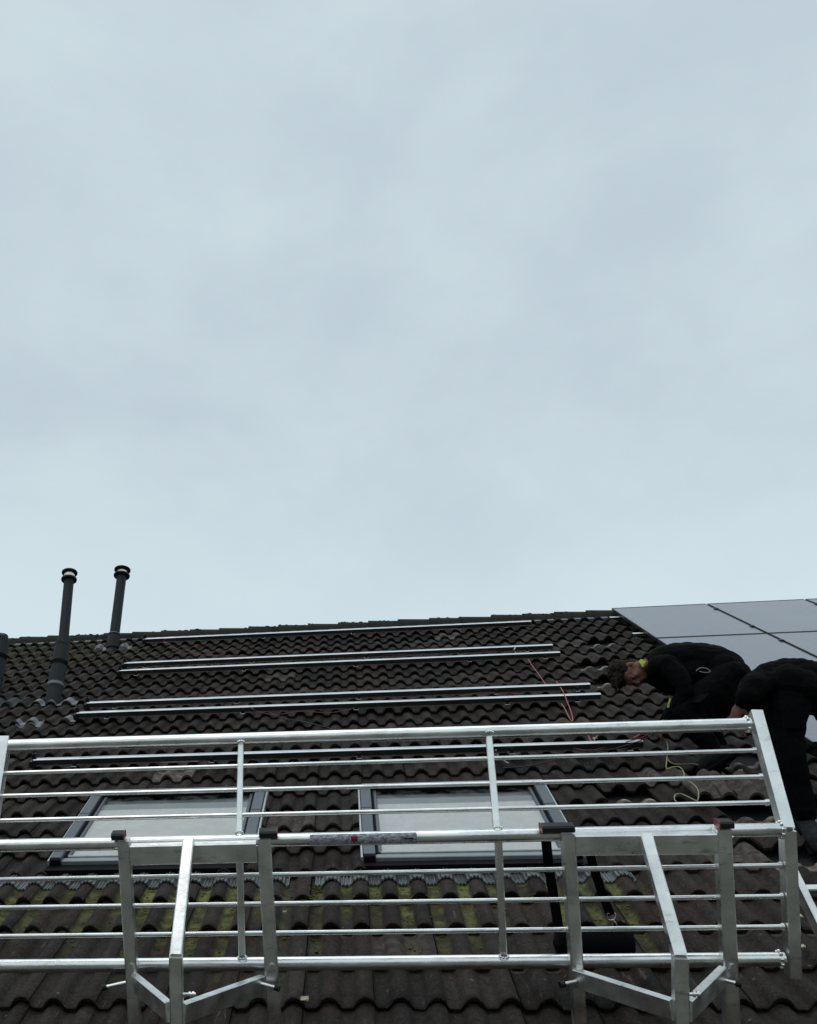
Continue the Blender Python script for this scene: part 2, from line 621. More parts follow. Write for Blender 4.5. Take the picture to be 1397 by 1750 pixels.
def sticker_mat():
    m = bpy.data.materials.new('worn_sticker')
    m.use_nodes = True
    t = m.node_tree
    b = t.nodes['Principled BSDF']
    b.inputs['Roughness'].default_value = 0.45
    tc = nd(t, 'ShaderNodeTexCoord')
    mpn = nd(t, 'ShaderNodeMapping')
    mpn.inputs['Scale'].default_value = (1, 2.2, 2.2)
    n = nd(t, 'ShaderNodeTexNoise')
    n.inputs['Scale'].default_value = 75
    n.inputs['Detail'].default_value = 3
    t.links.new(tc.outputs['Object'], mpn.inputs[0])
    t.links.new(mpn.outputs[0], n.inputs[0])
    r = nd(t, 'ShaderNodeValToRGB')
    r.color_ramp.elements[0].position = 0.40
    r.color_ramp.elements[0].color = (0.14, 0.135, 0.16, 1)
    r.color_ramp.elements[1].position = 0.50
    r.color_ramp.elements[1].color = (0.3, 0.29, 0.34, 1)
    e = r.color_ramp.elements.new(0.68)
    e.color = (0.46, 0.46, 0.5, 1)
    t.links.new(n.outputs['Fac'], r.inputs[0])
    t.links.new(r.outputs[0], b.inputs['Base Color'])
    return m


TILE, GLASS, PV, BRICK, STICK = tile_mat(), glass_mat(), pv_mat(), brick_mat(), sticker_mat()

# ------------------------------------------------------------------ ground
g = MB()
g.grid([[Vector((-600, -600, 0)), Vector((600, -600, 0))], [Vector((-600, 600, 0)), Vector((600, 600, 0))]])
tag(g.build('ground', GROUNDM), kind='structure')

# ------------------------------------------------------------------ the house with its tiled roof
G, TW, HR = 0.33, 0.30, 0.047       # course gauge, tile width, roll height
U0, U1, V_EAVE, V_RIDGE = -6.6, 8.4, -0.99, 8.42
WIN = [(-1.70, -0.525, 1.445, 2.585), (0.10, 1.268, 1.425, 2.58)]
ZR = W(0, V_RIDGE, 0).z
YR = W(0, V_RIDGE, 0).y
YE = W(0, V_EAVE, 0).y
house = thing('house', Vector((0, YR, 0)), 'brick house under a steep dark brown pantile roof with two roof windows', 'house')


def prof(u):
    """height of the tile above its pan: two rolls per tile, pans at multiples of 0.15"""
    s = np.abs(((u / 0.15) + 0.5) % 1.0 - 0.5)      # 0 in the pan, .5 on the crest
    t = np.clip((s - 0.175) / 0.325, 0, 1)
    return HR * np.sin(t * math.pi / 2) ** 0.62


# displaced or lifted tiles: (course, column) -> (shift up the slope, lift, turn)
SHIFT = {}


def tile_at(px, py, dv, dh=0.012, rz=0.0):
    p = hroof(px, py, 0.03)
    u, v = p.x, (p - Vector((0, 0, ZO))).dot(EV)
    SHIFT[(int(math.floor(v / G)), int(math.floor((u - 0.1125) / TW)))] = (dv, dh, rz)


tile_at(1024, 1090, 0.2)
tile_at(1006, 1128, 0.2, 0.012, 0.01)
tile_at(1036, 1153, 0.19, 0.012)
tile_at(1075, 1346, 0.2, 0.015, 0.02)
tile_at(1262, 1366, 0.24, 0.02, -0.03)
tile_at(1215, 1322, 0.22, 0.02, 0.03)
tile_at(1375, 1455, 0.22, 0.03, 0.06)
tile_at(1310, 1366, 0.2, 0.03, 0.05)
GONE = set()                    # tiles taken out: the dark battens and underlay show
for px, py in ((1236, 1300), (1268, 1301)):
    p = hroof(px, py, 0.03)
    GONE.add((int(math.floor((p - Vector((0, 0, ZO))).dot(EV) / G)), int(math.floor((p.x - 0.1125) / TW))))

tv, tf, ta, ts = [], [], [], []
NS = 33
base = 0


def strip(rows, cols, smooth):
    """rows: list of (n,3) roof coordinate arrays"""
    global base
    n = len(rows[0])
    A = np.concatenate(rows)
    tv.append(A)
    ta.append(np.concatenate(cols))
    k = np.arange(n - 1)
    for i in range(len(rows) - 1):
        q = np.stack([base + i * n + k, base + i * n + k + 1, base + (i + 1) * n + k + 1, base + (i + 1) * n + k], 1)
        tf.append(q)
        ts.append(np.full(len(q), smooth))
    base += len(A)


SL = 0.0727
TB = 0.008                      # height of the pan at the butt end
VM = np.array([0, 1, 2, 3, 5, 9, 13, 19, 24]); VD = np.array([-.013, -.011, .012, .013, .012, 0, -.03, 0, .03]) * 0.6
for m in range(-3, 26):
    for j in range(int((U0 - 0.1125) / TW), int((U1 - 0.1125) / TW) + 1):
        ua = 0.1125 + j * TW + 0.0015
        ub = ua + TW - 0.003
        vb = m * G
        if vb > V_RIDGE - 0.1 or (m, j) in GONE: continue
        vt = min(vb + 0.415, V_RIDGE - 0.02)
        u = np.linspace(ua, ub, NS)
        p = prof(u)
        dh, dv, rz = rng.normal(0, 0.0018), rng.normal(0, 0.0045) + float(np.interp(m, VM, VD)), rng.normal(0, 0.0028)
        du = rng.normal(0, 0.001)
        tl = rng.normal(0, 0.0015)
        pale_head = 0.0
        if (m, j) in SHIFT:
            a, b_, c_ = SHIFT[(m, j)]
            dv, dh, rz = dv + a, dh + b_, rz + c_
            vt = vb + 0.32
        uc = (ua + ub) / 2
        chip = np.interp(u, np.linspace(ua, ub, 7), rng.normal(0, 0.002, 7))
        tone = float(np.clip(rng.normal(0.5, 0.27), 0, 1))
        if vb > 4 and uc < -1: tone = tone * 0.8 + 0.15
        pale = max(0.0, float(rng.normal(-0.35, 0.25)))
        if (m == int(3.05 / G) and abs(uc + 1.35) < 0.16): pale = 0.55

        def R(v_, hoff=0.0, ps=1.0, uu=None):
            vv = np.full(NS, v_) if np.isscalar(v_) else v_
            t_ = (vv - vb)
            h = (p * ps) * (1 - 0.95 * np.clip(t_, 0, 1)) + TB - SL * t_ + hoff + dh + tl * (u - uc) / 0.15
            x = u + du - rz * t_
            y = vv + dv + rz * (u - uc)
            return np.stack([x, y, h], 1)

        def Ccol(v_, under=False):
            mg = np.zeros(NS)
            pan = np.clip(1.25 - p / (HR * 0.4), 0, 1)
            for wi, (a, b2, c2, d2) in enumerate(WIN):
                inx = np.clip((u - a + 0.3) / 0.1, 0, 1) * np.clip((b2 + 0.25 - u) / 0.1, 0, 1)
                col_n = np.sin(np.round(u / 0.15) * 12.9898 + 4.1) * 43758.5453
                col_r = (col_n - np.floor(col_n))
                reach = 0.15 + 0.8 * col_r
                if v_ < 1.3:
                    mg = np.maximum(mg, inx * pan * np.clip((v_ - (1.15 - reach - 0.1)) / 0.35, 0, 1) * (0.45 + 0.55 * col_r) * (1.0 if m >= 3 else 0.75 if m == 2 else 0.5))
            if vb > 7 and uc < -1.6: mg = np.maximum(mg, 0.25 * (p > 0.01))
            head = np.full(NS, pale)
            if v_ > vb + G + 0.03: head = np.full(NS, 1.0)
            elif v_ > vb + G - 0.005: head = np.full(NS, 0.25)
            return np.stack([np.full(NS, tone), np.clip(mg, 0, 1), np.clip(head, 0, 1), np.ones(NS)], 1)

        vs = [vb + 0.006, vb + 0.05, vb + 0.12, vb + 0.2, vb + 0.28, vb + G - 0.006, vb + G + 0.055, vt]
        if vt < vb + G + 0.06: vs = [v_ for v_ in vs[:-3] if v_ < vt - 0.01] + [vt]
        rows = [R(v_) for v_ in vs]
        strip([R(vb + chip, -0.005)] + rows, [Ccol(vb)] + [Ccol(v_) for v_ in vs], True)
        # butt end: thickness, then back up underneath
        strip([R(vb + chip, -0.005), R(vb + 0.004 + chip, -0.022)], [Ccol(vb)] * 2, False)
        strip([R(vb + 0.004 + chip, -0.022), R(vb + 0.09, -0.024, 0.98)], [Ccol(vb)] * 2, True)
        # right and left edges
        for k in (0, -1):
            e = np.stack([r[k] for r in [R(vb, -0.005)] + rows])
            lo = e.copy()
            lo[:, 2] -= 0.018
            cc = np.tile(Ccol(vb)[0], (len(e), 1)); cc[:, 1] = 0
            strip([e, lo], [cc, cc], False)

RV = np.concatenate(tv)
RF = np.concatenate(tf)
RA = np.concatenate(ta)
RS = np.concatenate(ts)
# cut the tiles out of the window openings
cen = RV[RF].mean(1)
keep = np.ones(len(RF), bool)
for a, b2, c2, d2 in WIN:
    keep &= ~((cen[:, 0] > a + 0.02) & (cen[:, 0] < b2 - 0.02) & (cen[:, 1] > 1.325) & (cen[:, 1] < d2 - 0.01))
RF, RS = RF[keep], RS[keep]
WV = np.stack([RV[:, 0], RV[:, 1] * CT - RV[:, 2] * ST, RV[:, 1] * ST + RV[:, 2] * CT + ZO], 1)
me = bpy.data.meshes.new('roof')
me.vertices.add(len(WV))
me.vertices.foreach_set('co', WV.astype(np.float32).ravel())
me.loops.add(len(RF) * 4)
me.loops.foreach_set('vertex_index', RF.astype(np.int32).ravel())
me.polygons.add(len(RF))
me.polygons.foreach_set('loop_start', np.arange(0, len(RF) * 4, 4, dtype=np.int32))
me.polygons.foreach_set('loop_total', np.full(len(RF), 4, dtype=np.int32))
me.polygons.foreach_set('use_smooth', RS.astype(bool))
me.update(calc_edges=True)
ca = me.color_attributes.new('tile', 'FLOAT_COLOR', 'POINT')
ca.data.foreach_set('color', RA.astype(np.float32).ravel())
roof = link('roof', me, TILE, house)
roof['label'] = 'dark brown double-roll concrete tiles with green moss below the windows'

# raised moss tufts in the pans below the windows
def tile_h(u_, v_):
    tt = (v_ / G) % 1.0 * G
    return float(prof(np.array(u_))) * (1 - 0.95 * tt) + TB - SL * tt


b = MB()
for wa, wb_, _, _ in WIN:
    for k in range(int((wa - 0.3) / 0.15), int((wb_ + 0.25) / 0.15) + 1):
        cn = math.sin(k * 12.9898 + 4.1) * 43758.5453
        cr_ = cn - math.floor(cn)
        for i in range(int(10 + 34 * cr_)):
            v_ = 1.2 - random.random() ** 1.6 * (0.2 + 0.75 * cr_)
            if random.random() < 0.5: v_ = math.floor(v_ / G) * G + random.uniform(0.0, 0.03)      # thicker along the laps
            u_ = k * 0.15 + random.gauss(0, 0.018)
            r_ = random.uniform(0.003, 0.0075)
            b.ball(W(u_, v_, tile_h(u_, v_) + 0.001), r_, random.uniform(0.8, 1.6), random.uniform(0.8, 2.2), 0.6, 6)
o = b.build('moss', mat('moss_tufts', (0.13, 0.14, 0.04), 0.95, 0, 0.45, 30, 0.5, 90, spec=0.1), house)
o['kind'] = 'stuff'

# underlay, rear slope, walls
b = MB()
b.grid([[W(U0, V_EAVE, -0.03), W(U1, V_EAVE, -0.03)], [W(U0, V_RIDGE, -0.03), W(U1, V_RIDGE, -0.03)]], smooth=False)
b.build('roof_underlay', UNDER, house)
b = MB()


def WB(u, v, h):
    p = W(u, v, h)
    return Vector((p.x, 2 * YR - p.y, p.z))


rows = []
us = np.arange(U0, U1, 0.0375)
for m in range(-3, 26):
    for vv, hh in ((m * G, 0.03), (m * G + G, 0.006)):
        rows.append([WB(float(x), min(vv, V_RIDGE), float(prof(np.array(x))) + hh) for x in us])
b.grid(rows, smooth=True)
b.build('rear_roof', mat('rear_tile', (0.035, 0.028, 0.025), 0.8, 0, 0.3, 6, 0.3), house)
b = MB()
yw = YE + 0.45
zt = ZO + V_EAVE * ST + 0.3
for y in (yw, 2 * YR - yw):
    b.sweep([(-0.15, -zt / 2), (0.15, -zt / 2), (0.15, zt / 2), (-0.15, zt / 2)], Vector((U0 + 0.1, y, zt / 2)), Vector((U1 - 0.1, y, zt / 2)), Vector((0, 1, 0)))
for x in (U0 + 0.2, U1 - 0.2):
    ring = [Vector((x, yw, 0)), Vector((x, 2 * YR - yw, 0)), Vector((x, 2 * YR - yw, zt)), Vector((x, YR, ZR - 0.1)), Vector((x, yw, zt))]
    b.cap(ring)
b.build('wall', BRICK, house)

# gutter
b = MB()
gp = W(0, V_EAVE, -0.03)
prof_g = []
for i in range(13):
    a = math.pi * i / 12
    prof_g.append((-0.06 * math.sin(a), 0.065 * math.cos(a)))
for i in range(12, -1, -1):
    a = math.pi * i / 12
    prof_g.append((-0.056 * math.sin(a), 0.061 * math.cos(a)))
b.sweep(prof_g, Vector((U0, gp.y - 0.03, gp.z - 0.03)), Vector((U1, gp.y - 0.03, gp.z - 0.03)), Vector((0, 0, 1)))
b.build('gutter', GUTTER, house)

# ridge tiles, each overlapping the one before
b = MB()
fill = MB()
u = U0
RL = 0.363
while u < U1 - 0.2:
    jr = random.uniform(-0.006, 0.006)
    w0, w1 = 0.105, 0.1
    for (ua, ub, hw, top, th) in ((u, u + RL + 0.03, w0, 0.135 + jr, 0.03), ):
        def sec(x, hw, top, ins):
            r = []
            for i in range(11):
                a = math.pi * i / 10
                y = -math.cos(a) * (hw - ins)
                z = math.sin(a) ** 0.8 * (top - ins) - 0.02 - 0.02 * abs(math.cos(a))
                r.append(Vector((x, YR + y, ZR + z)))
            return r
        r0, r1 = sec(ua, hw, top, 0), sec(ub, hw * 0.93, top - 0.022, 0)
        mid = [(p + q) / 2 for p, q in zip(r0, r1)]
        q0, q1 = sec(ua, hw, top, th), sec(ub, hw * 0.93, top - 0.022, th)
        b.grid([r0, mid, r1], smooth=True)
        b.grid([q0, r0], smooth=False)
        b.grid([r1, q1], smooth=False)
        for k in (0, -1):
            b.grid([[q0[k], r0[k]], [q1[k], r1[k]]], smooth=False)
    u += RL
b.build('ridge', RIDGE, house)
# pale filler pieces in the pans below the ridge tiles
k = int(U0 / 0.15)
while k * 0.15 < U1:
    uu = k * 0.15
    if not (3.0 < uu):
        fill.sweep([(-0.01, -0.012), (0.035, -0.036), (0.035, 0.036), (-0.01, 0.012)], W(uu, V_RIDGE - 0.15, 0.004), W(uu, V_RIDGE - 0.05, 0.012), EN)
    k += 1
fill.build('ridge_filler', MORTAR, house)['kind'] = 'stuff'
# moss cushions on the ridge
b = MB()
for i in range(520):
    uu = random.uniform(U0 + .2, U1 - .2)
    if noise.noise(Vector((uu * 1.7, 3.1, 0))) < -0.12: continue
    t_ = ((uu - U0) % RL) / (RL + 0.03)
    an = math.radians(random.uniform(35, 115))
    hw, top = 0.105 * (1 - 0.07 * t_), 0.135 - 0.022 * t_
    y = -math.cos(an) * hw
    z = math.sin(an) ** 0.8 * top - 0.02 - 0.02 * abs(math.cos(an))
    r_ = random.uniform(0.005, 0.012)
    b.ball(Vector((uu, YR + y, ZR + z)), r_, random.uniform(1, 3.0), 1.2, 0.7, 8)
o = b.build('ridge_moss', MOSS, house)
o['kind'] = 'stuff'


# ------------------------------------------------------------------ roof windows (parts of the house)
def rbox(mb, u0, u1, v0, v1, h0, h1, bev=0.004):
    mb.sweep([(h0, -(v1 - v0) / 2 + bev), (h1 - bev, -(v1 - v0) / 2), (h1, -(v1 - v0) / 2 + bev), (h1, (v1 - v0) / 2 - bev), (h1 - bev, (v1 - v0) / 2), (h0, (v1 - v0) / 2)],
             W(u0, (v0 + v1) / 2, 0), W(u1, (v0 + v1) / 2, 0), EN)


def hside(mb, u0, u1, v0, v1, h0, h1):
    w = (u1 - u0) / 2
    mb.sweep([(h0, -w), (h1 - 0.003, -w), (h1, -w + 0.003), (h1, w - 0.003), (h1 - 0.003, w), (h0, w)], W((u0 + u1) / 2, v0, 0), W((u0 + u1) / 2, v1, 0), EN)


def pleat_apron(ua, ub):
    rows = []
    n = int((ub - ua) / 0.002)
    uu = np.linspace(ua, ub, n)
    pr = prof(uu)
    pl = 0.0036 * np.sign(np.sin(uu / 0.0185 * 2 * np.pi)) * np.abs(np.sin(uu / 0.0185 * 2 * np.pi)) ** 0.5
    for v_, f_, off in ((1.40, 0.6, -0.016), (1.37, 0.68, -0.01), (1.33, 0.74, 0.0), (1.28, 0.8, 0.004), (1.202, 0.86, 0.008), (1.200, 0.86, -0.002)):
        rows.append([W(float(a), v_ + 0.0015 * float(s_) * (1 if v_ < 1.24 else 0), float(q) * f_ + off + float(s_)) for a, q, s_ in zip(uu, pr, pl)])
    b = MB()
    b.grid(rows, smooth=False)
    return b


for wi, (a, b_, c, d) in enumerate(WIN):
    fr = MB()
    sw = 0.066
    hside(fr, a, a + sw, c, d - 0.01, 0.04, 0.086)
    pass
    w = fr.build('roof_window', WFRAME, house, loc=W((a + b_) / 2, c, 0))
    w['label'] = ('roof window left of the other one, grey frame and white blind', 'roof window right of the other one, grey frame and white blind')[wi]
    parts('side_cover', WFRAME, w, [lambda q: hside(q, b_ - sw, b_, c, d - 0.01, 0.04, 0.086)])
    parts('side_wall', WDARK, w, [lambda q, x0=x0: hside(q, x0, x0 + 0.01, c - 0.002, d - 0.01, -0.05, 0.0395) for x0 in (a + 0.002, b_ - 0.012)])
    parts('bottom_rail', WRAIL, w, [lambda q: rbox(q, a + sw + 0.002, b_ - sw - 0.002, c + 0.002, c + 0.05, 0.036, 0.062)])
    t = MB()
    # light outer edge strips and covers split
    parts('edge_strip', WLIGHT, w, [lambda q: hside(q, a - 0.016, a - 0.002, c - 0.01, d + 0.02, 0.03, 0.07),
                                    lambda q: hside(q, b_ + 0.002, b_ + 0.016, c - 0.01, d + 0.02, 0.03, 0.07),
                                    lambda q: rbox(q, a + 0.01, b_ - 0.01, d - 0.062, d - 0.052, 0.096, 0.106, 0.002),
                                    lambda q: rbox(q, a + sw + 0.03, b_ - sw - 0.03, c + 0.052, c + 0.064, 0.02, 0.072)])
    t = MB()
    t.sweep([(-0.03, -0.045), (0.1, -0.045), (0.04, 0.045), (-0.03, 0.045)] if basis(EU, EN)[1].dot(EV) > 0 else [(-0.03, 0.045), (0.1, 0.045), (0.04, -0.045), (-0.03, -0.045)], W(a - 0.005, d - 0.015, 0), W(b_ + 0.005, d - 0.015, 0), EN)      # top hood
    t.build('hood', WDARK, w)
    parts('seal', WDARK, w, [lambda q, x0=x0: hside(q, x0, x0 + 0.014, c + 0.05, d - 0.06, -0.03, 0.068) for x0 in (a + sw + 0.001, b_ - sw - 0.015)])
    parts('end_block', WDARK, w, [lambda q, x0=x0: rbox(q, x0 + 0.004, x0 + sw - 0.004, c - 0.012, c - 0.001, 0.03, 0.075) for x0 in (a, b_ - sw)])
    vm = c + (d - c) * 0.62
    parts('cover_joint', WDARK, w, [lambda q, x0=x0: rbox(q, x0 + 0.001, x0 + sw - 0.001, vm, vm + 0.006, 0.05, 0.0872, 0.0005) for x0 in (a, b_ - sw)])
    parts('seal', WDARK, w, [lambda q: rbox(q, a + sw + 0.02, b_ - sw - 0.02, c + 0.066, c + 0.074, 0.0, 0.060)])
    parts('frame', WFRAME, w, [lambda q, x0=x0: hside(q, x0, x0 + 0.02, c + 0.076, d - 0.062, -0.03, 0.062) for x0 in (a + sw + 0.016, b_ - sw - 0.036)])
    gl = MB()
    gl.grid([[W(a + sw + 0.037, c + 0.075, 0.055), W(b_ - sw - 0.037, c + 0.075, 0.055)], [W(a + sw + 0.037, d - 0.061, 0.055), W(b_ - sw - 0.037, d - 0.061, 0.055)]], smooth=False)
    gl.build('pane', GLASS, w)
    bl = MB()
    # a pleated cloth blind a few centimetres under the glass
    rows = []
    for i in range(24):
        v_ = c + 0.08 + (d - 0.35 - c) * i / 23
        rows.append([W(x, v_, 0.044 + 0.0012 * math.sin(i * 1.7 + x * 5)) for x in np.linspace(a + 0.09, b_ - 0.09, 8)])
    bl.grid(rows)
    bl.build('blind', BLIND, w)
    bl = MB()
    rbox(bl, a + 0.1, b_ - 0.1, d - 0.27, d - 0.01, -0.02, 0.03)
    bl.build('blind_case', BLINDTOP, w)
    ap = pleat_apron(a - 0.27, b_ + 0.22)
    ap.build('apron', APRON, w)
    t = MB()
    t.grid([[W(a - 0.025, 1.345, 0.05), W(b_ + 0.025, 1.345, 0.05)], [W(a - 0.025, c + 0.004, 0.038), W(b_ + 0.025, c + 0.004, 0.038)]], smooth=False)
    t.grid([[W(a - 0.025, 1.345, 0.05), W(b_ + 0.025, 1.345, 0.05)], [W(a - 0.025, 1.343, 0.0), W(b_ + 0.025, 1.343, 0.0)]], smooth=False)
    t.build('apron_flat', WDARK, w)

# ------------------------------------------------------------------ vent pipes
def vaxis(px, py, base):
    return hit(px, py, base, Vector((0, 1, 0)))


def up_roof(p):                 # roof coordinates of a world point
    q = p - Vector((0, 0, ZO))
    return q.x, q.dot(EV), q.dot(EN)


def drape(mb, u0, u1, v0, v1, off, nu=40, nv=8, hole=None):
    rows = []
    for i in range(nv + 1):
        v_ = v0 + (v1 - v0) * i / nv
        tt = (v_ / G) % 1.0 * G
        rows.append([W(float(x), v_ + 0.008 * math.sin(x * 31) * (i in (0, nv)), float(prof(np.array(x))) * (1 - 0.95 * tt) + TB - SL * tt + off + 0.002 * math.sin(x * 60 + v_ * 40)) for x in np.linspace(u0, u1, nu)])
    mb.grid(rows)


def cowl(root, p, ax, r, R):
    b = MB()
    b.lathe(p, ax, [(0, r), (0.005, R * 0.97), (0.016, R), (0.026, R * 0.97), (0.034, r * 0.9)], 32)
    b.build('collar_disc', PIPE, root)
    b = MB()
    b.lathe(p + ax * 0.034, ax, [(0, r * 1.08), (0.055, r * 1.08)], 32)
    for k in range(5):
        pass
    band = b.build('steel_band', STEEL, root)
    b = MB()
    b.lathe(p + ax * 0.089, ax, [(0, R * 0.92), (0.006, R), (0.018, R), (0.028, R * 0.8), (0.034, 0.001)], 32)
    b.build('cap', PIPE, root)


base1 = hroof(91, 1196, 0.04)
v1 = thing('vent_pipe', base1, 'tall dark grey flue in two diameters rising from a lead sheet', 'vent pipe', 'flue pipes on the roof')
A = vaxis(108.5, 1094, base1)
B_ = vaxis(117.8, 993, base1)
ax = (A - base1).normalized()
ln = (A - base1).length
b = MB()
r1 = 0.078
b.lathe(base1 - ax * 0.1, ax, [(0, r1 * 0.93), (0.1 + ln * 0.23, r1 * 0.93)], 36)
b.lathe(base1 + ax * (ln * 0.25), ax, [(0, r1 * 0.99), (ln * 0.30, r1 * 0.98)], 36)
b.lathe(base1 + ax * (ln * 0.62), ax, [(0, r1 * 1.0), (ln * 0.26, r1 * 0.96)], 36)
b.build('lower_pipe', PIPE, v1)
b = MB()
b.lathe(base1 + ax * (ln * 0.195), ax, [(0, r1 * 0.95), (0.01, r1 * 1.07), (ln * 0.06, r1 * 1.06), (ln * 0.065, r1)], 36)
b.build('steel_sleeve', LEAD, v1)
b = MB()
for k in range(4):
    b.lathe(base1 + ax * (ln * (0.55 + 0.02 * k)), ax, [(0, r1 * 0.98), (0.006, r1 * 1.05), (0.012, r1 * 0.98)], 36)
b.build('sealing_rings', PIPERING, v1)
b = MB()
x_, y_ = basis(ax, Vector((0, -1, 0)))
for k in range(22):             # castellated crown
    an = 2 * math.pi * k / 22
    dr = x_ * math.cos(an) + y_ * math.sin(an)
    b.box(base1 + ax * (ln * 0.88) + dr * r1 * 0.93, base1 + ax * (ln * 0.975) + dr * r1 * 0.74, dr.cross(ax), 0.011, 0.008, 0.001)
b.build('slotted_crown', PIPE, v1)
b = MB()
b.lathe(base1 + ax * (ln * 0.86), ax, [(0, r1 * 0.78), (ln * 0.08, r1 * 0.6)], 30)
b.build('crown_core', PIPERING, v1)
ax2 = (B_ - A).normalized()
b = MB()
b.lathe(A - ax2 * 0.06, ax2, [(0, 0.058), (0.09, 0.058), (0.095, 0.052), ((B_ - A).length + 0.06, 0.052)], 36)
b.build('upper_pipe', PIPE, v1)
cowl(v1, B_, ax2, 0.052, 0.083)
b = MB()
ub, vb_, _ = up_roof(base1)
drape(b, ub - 0.2, ub + 0.25, vb_ - 0.11, vb_ + 0.05, 0.007)
b.build('lead_flashing', LEAD, v1)

base2 = hroof(193.5, 1103, 0.04)
v2 = thing('vent_pipe', base2, 'slim straight flue with steel-banded cap standing close under the ridge', 'vent pipe', 'flue pipes on the roof')
B2 = vaxis(208.0, 986, base2)
ax = (B2 - base2).normalized()
b = MB()
ln2 = (B2 - base2).length
b.lathe(base2 - ax * 0.1, ax, [(0, 0.062), (ln2 + 0.1, 0.061)], 36)
b.build('upper_pipe', PIPE, v2)
b = MB()
b.lathe(base2 - ax * 0.05, ax, [(0, 0.08), (0.17, 0.076), (0.18, 0.066)], 36)
b.build('base_sleeve', PIPERING, v2)
b = MB()
b.lathe(base2 + ax * 0.135, ax, [(0, 0.08), (0.012, 0.08), (0.015, 0.07)], 36)
b.build('steel_sleeve', LEAD, v2)
cowl(v2, B2, ax, 0.061, 0.104)
b = MB()
ub, vb_, _ = up_roof(base2)
drape(b, ub - 0.23, ub + 0.24, vb_ - 0.05, vb_ + 0.06, 0.006, 40, 4)
b.build('lead_flashing', LEAD, v2)

base3 = hroof(-14, 1196, 0.04)
v3 = thing('vent_pipe', base3, 'short dark vent with slotted crown cut off by the left edge of the photo', 'vent pipe', 'flue pipes on the roof')
A3 = vaxis(4, 1087, base3)
ax = (A3 - base3).normalized()
ln = (A3 - base3).length
b = MB()
b.lathe(base3 - ax * 0.1, ax, [(0, r1 * 0.95), (0.1 + ln * 0.3, r1 * 0.95)], 36)
b.lathe(base3 + ax * ln * 0.3, ax, [(0, r1), (ln * 0.3, r1)], 36)
b.lathe(base3 + ax * ln * 0.68, ax, [(0, r1 * 1.02), (ln * 0.2, r1 * 1.02)], 36)
b.build('lower_pipe', PIPE, v3)
b = MB()
for k in range(4):
    b.lathe(base3 + ax * (ln * (0.60 + 0.02 * k)), ax, [(0, r1 * 0.98), (0.006, r1 * 1.05), (0.012, r1 * 0.98)], 36)
b.build('sealing_rings', PIPERING, v3)
b = MB()
x_, y_ = basis(ax, Vector((0, -1, 0)))
for k in range(22):
    an = 2 * math.pi * k / 22
    dr = x_ * math.cos(an) + y_ * math.sin(an)
    b.box(base3 + ax * (ln * 0.88) + dr * r1 * 0.97, base3 + ax * ln + dr * r1 * 0.7, dr.cross(ax), 0.013, 0.008, 0.001)
b.lathe(base3 + ax * (ln * 0.87), ax, [(0, r1 * 0.85), (ln * 0.12, r1 * 0.6)], 30)
b.build('slotted_crown', PIPE, v3)
b = MB()
ub, vb_, _ = up_roof(base3)
drape(b, ub - 0.2, ub + 0.36, vb_ - 0.2, vb_ + 0.1, 0.01)
b.build('flashing', PIPE, v3)

# grey sheet flashing patch with a torn hole below the tall flue
p = hroof(76, 1229, 0.04)
ub, vb_, _ = up_roof(p)
pm = MB()
drape(pm, ub - 0.24, ub + 0.02, vb_ - 0.09, vb_ + 0.03, 0.007, 30, 5)
tag(pm.build('sheet_patch', LEAD, None, loc=p), 'small grey metal sheet lying over the tiles below the tall flue', 'sheet metal')
pm = MB()
drape(pm, ub + 0.2, ub + 0.3, vb_ - 0.03, vb_ + 0.12, 0.007, 14, 5)
tag(pm.build('sheet_patch', LEAD, None, loc=p), 'narrow strip of grey sheet right of the larger metal sheet patch', 'sheet metal')

# ------------------------------------------------------------------ mounting rails
RAILS = [(7.91, -2.35, 2.115), (6.59, -2.323, 2.098), (6.235, -2.30, 2.1), (4.94, -2.33, 2.093), (4.595, -2.337, 2.1), (3.265, -2.336, 2.076)]
HOOKS = [-2.05, -0.95, 0.15, 1.25, 1.9]


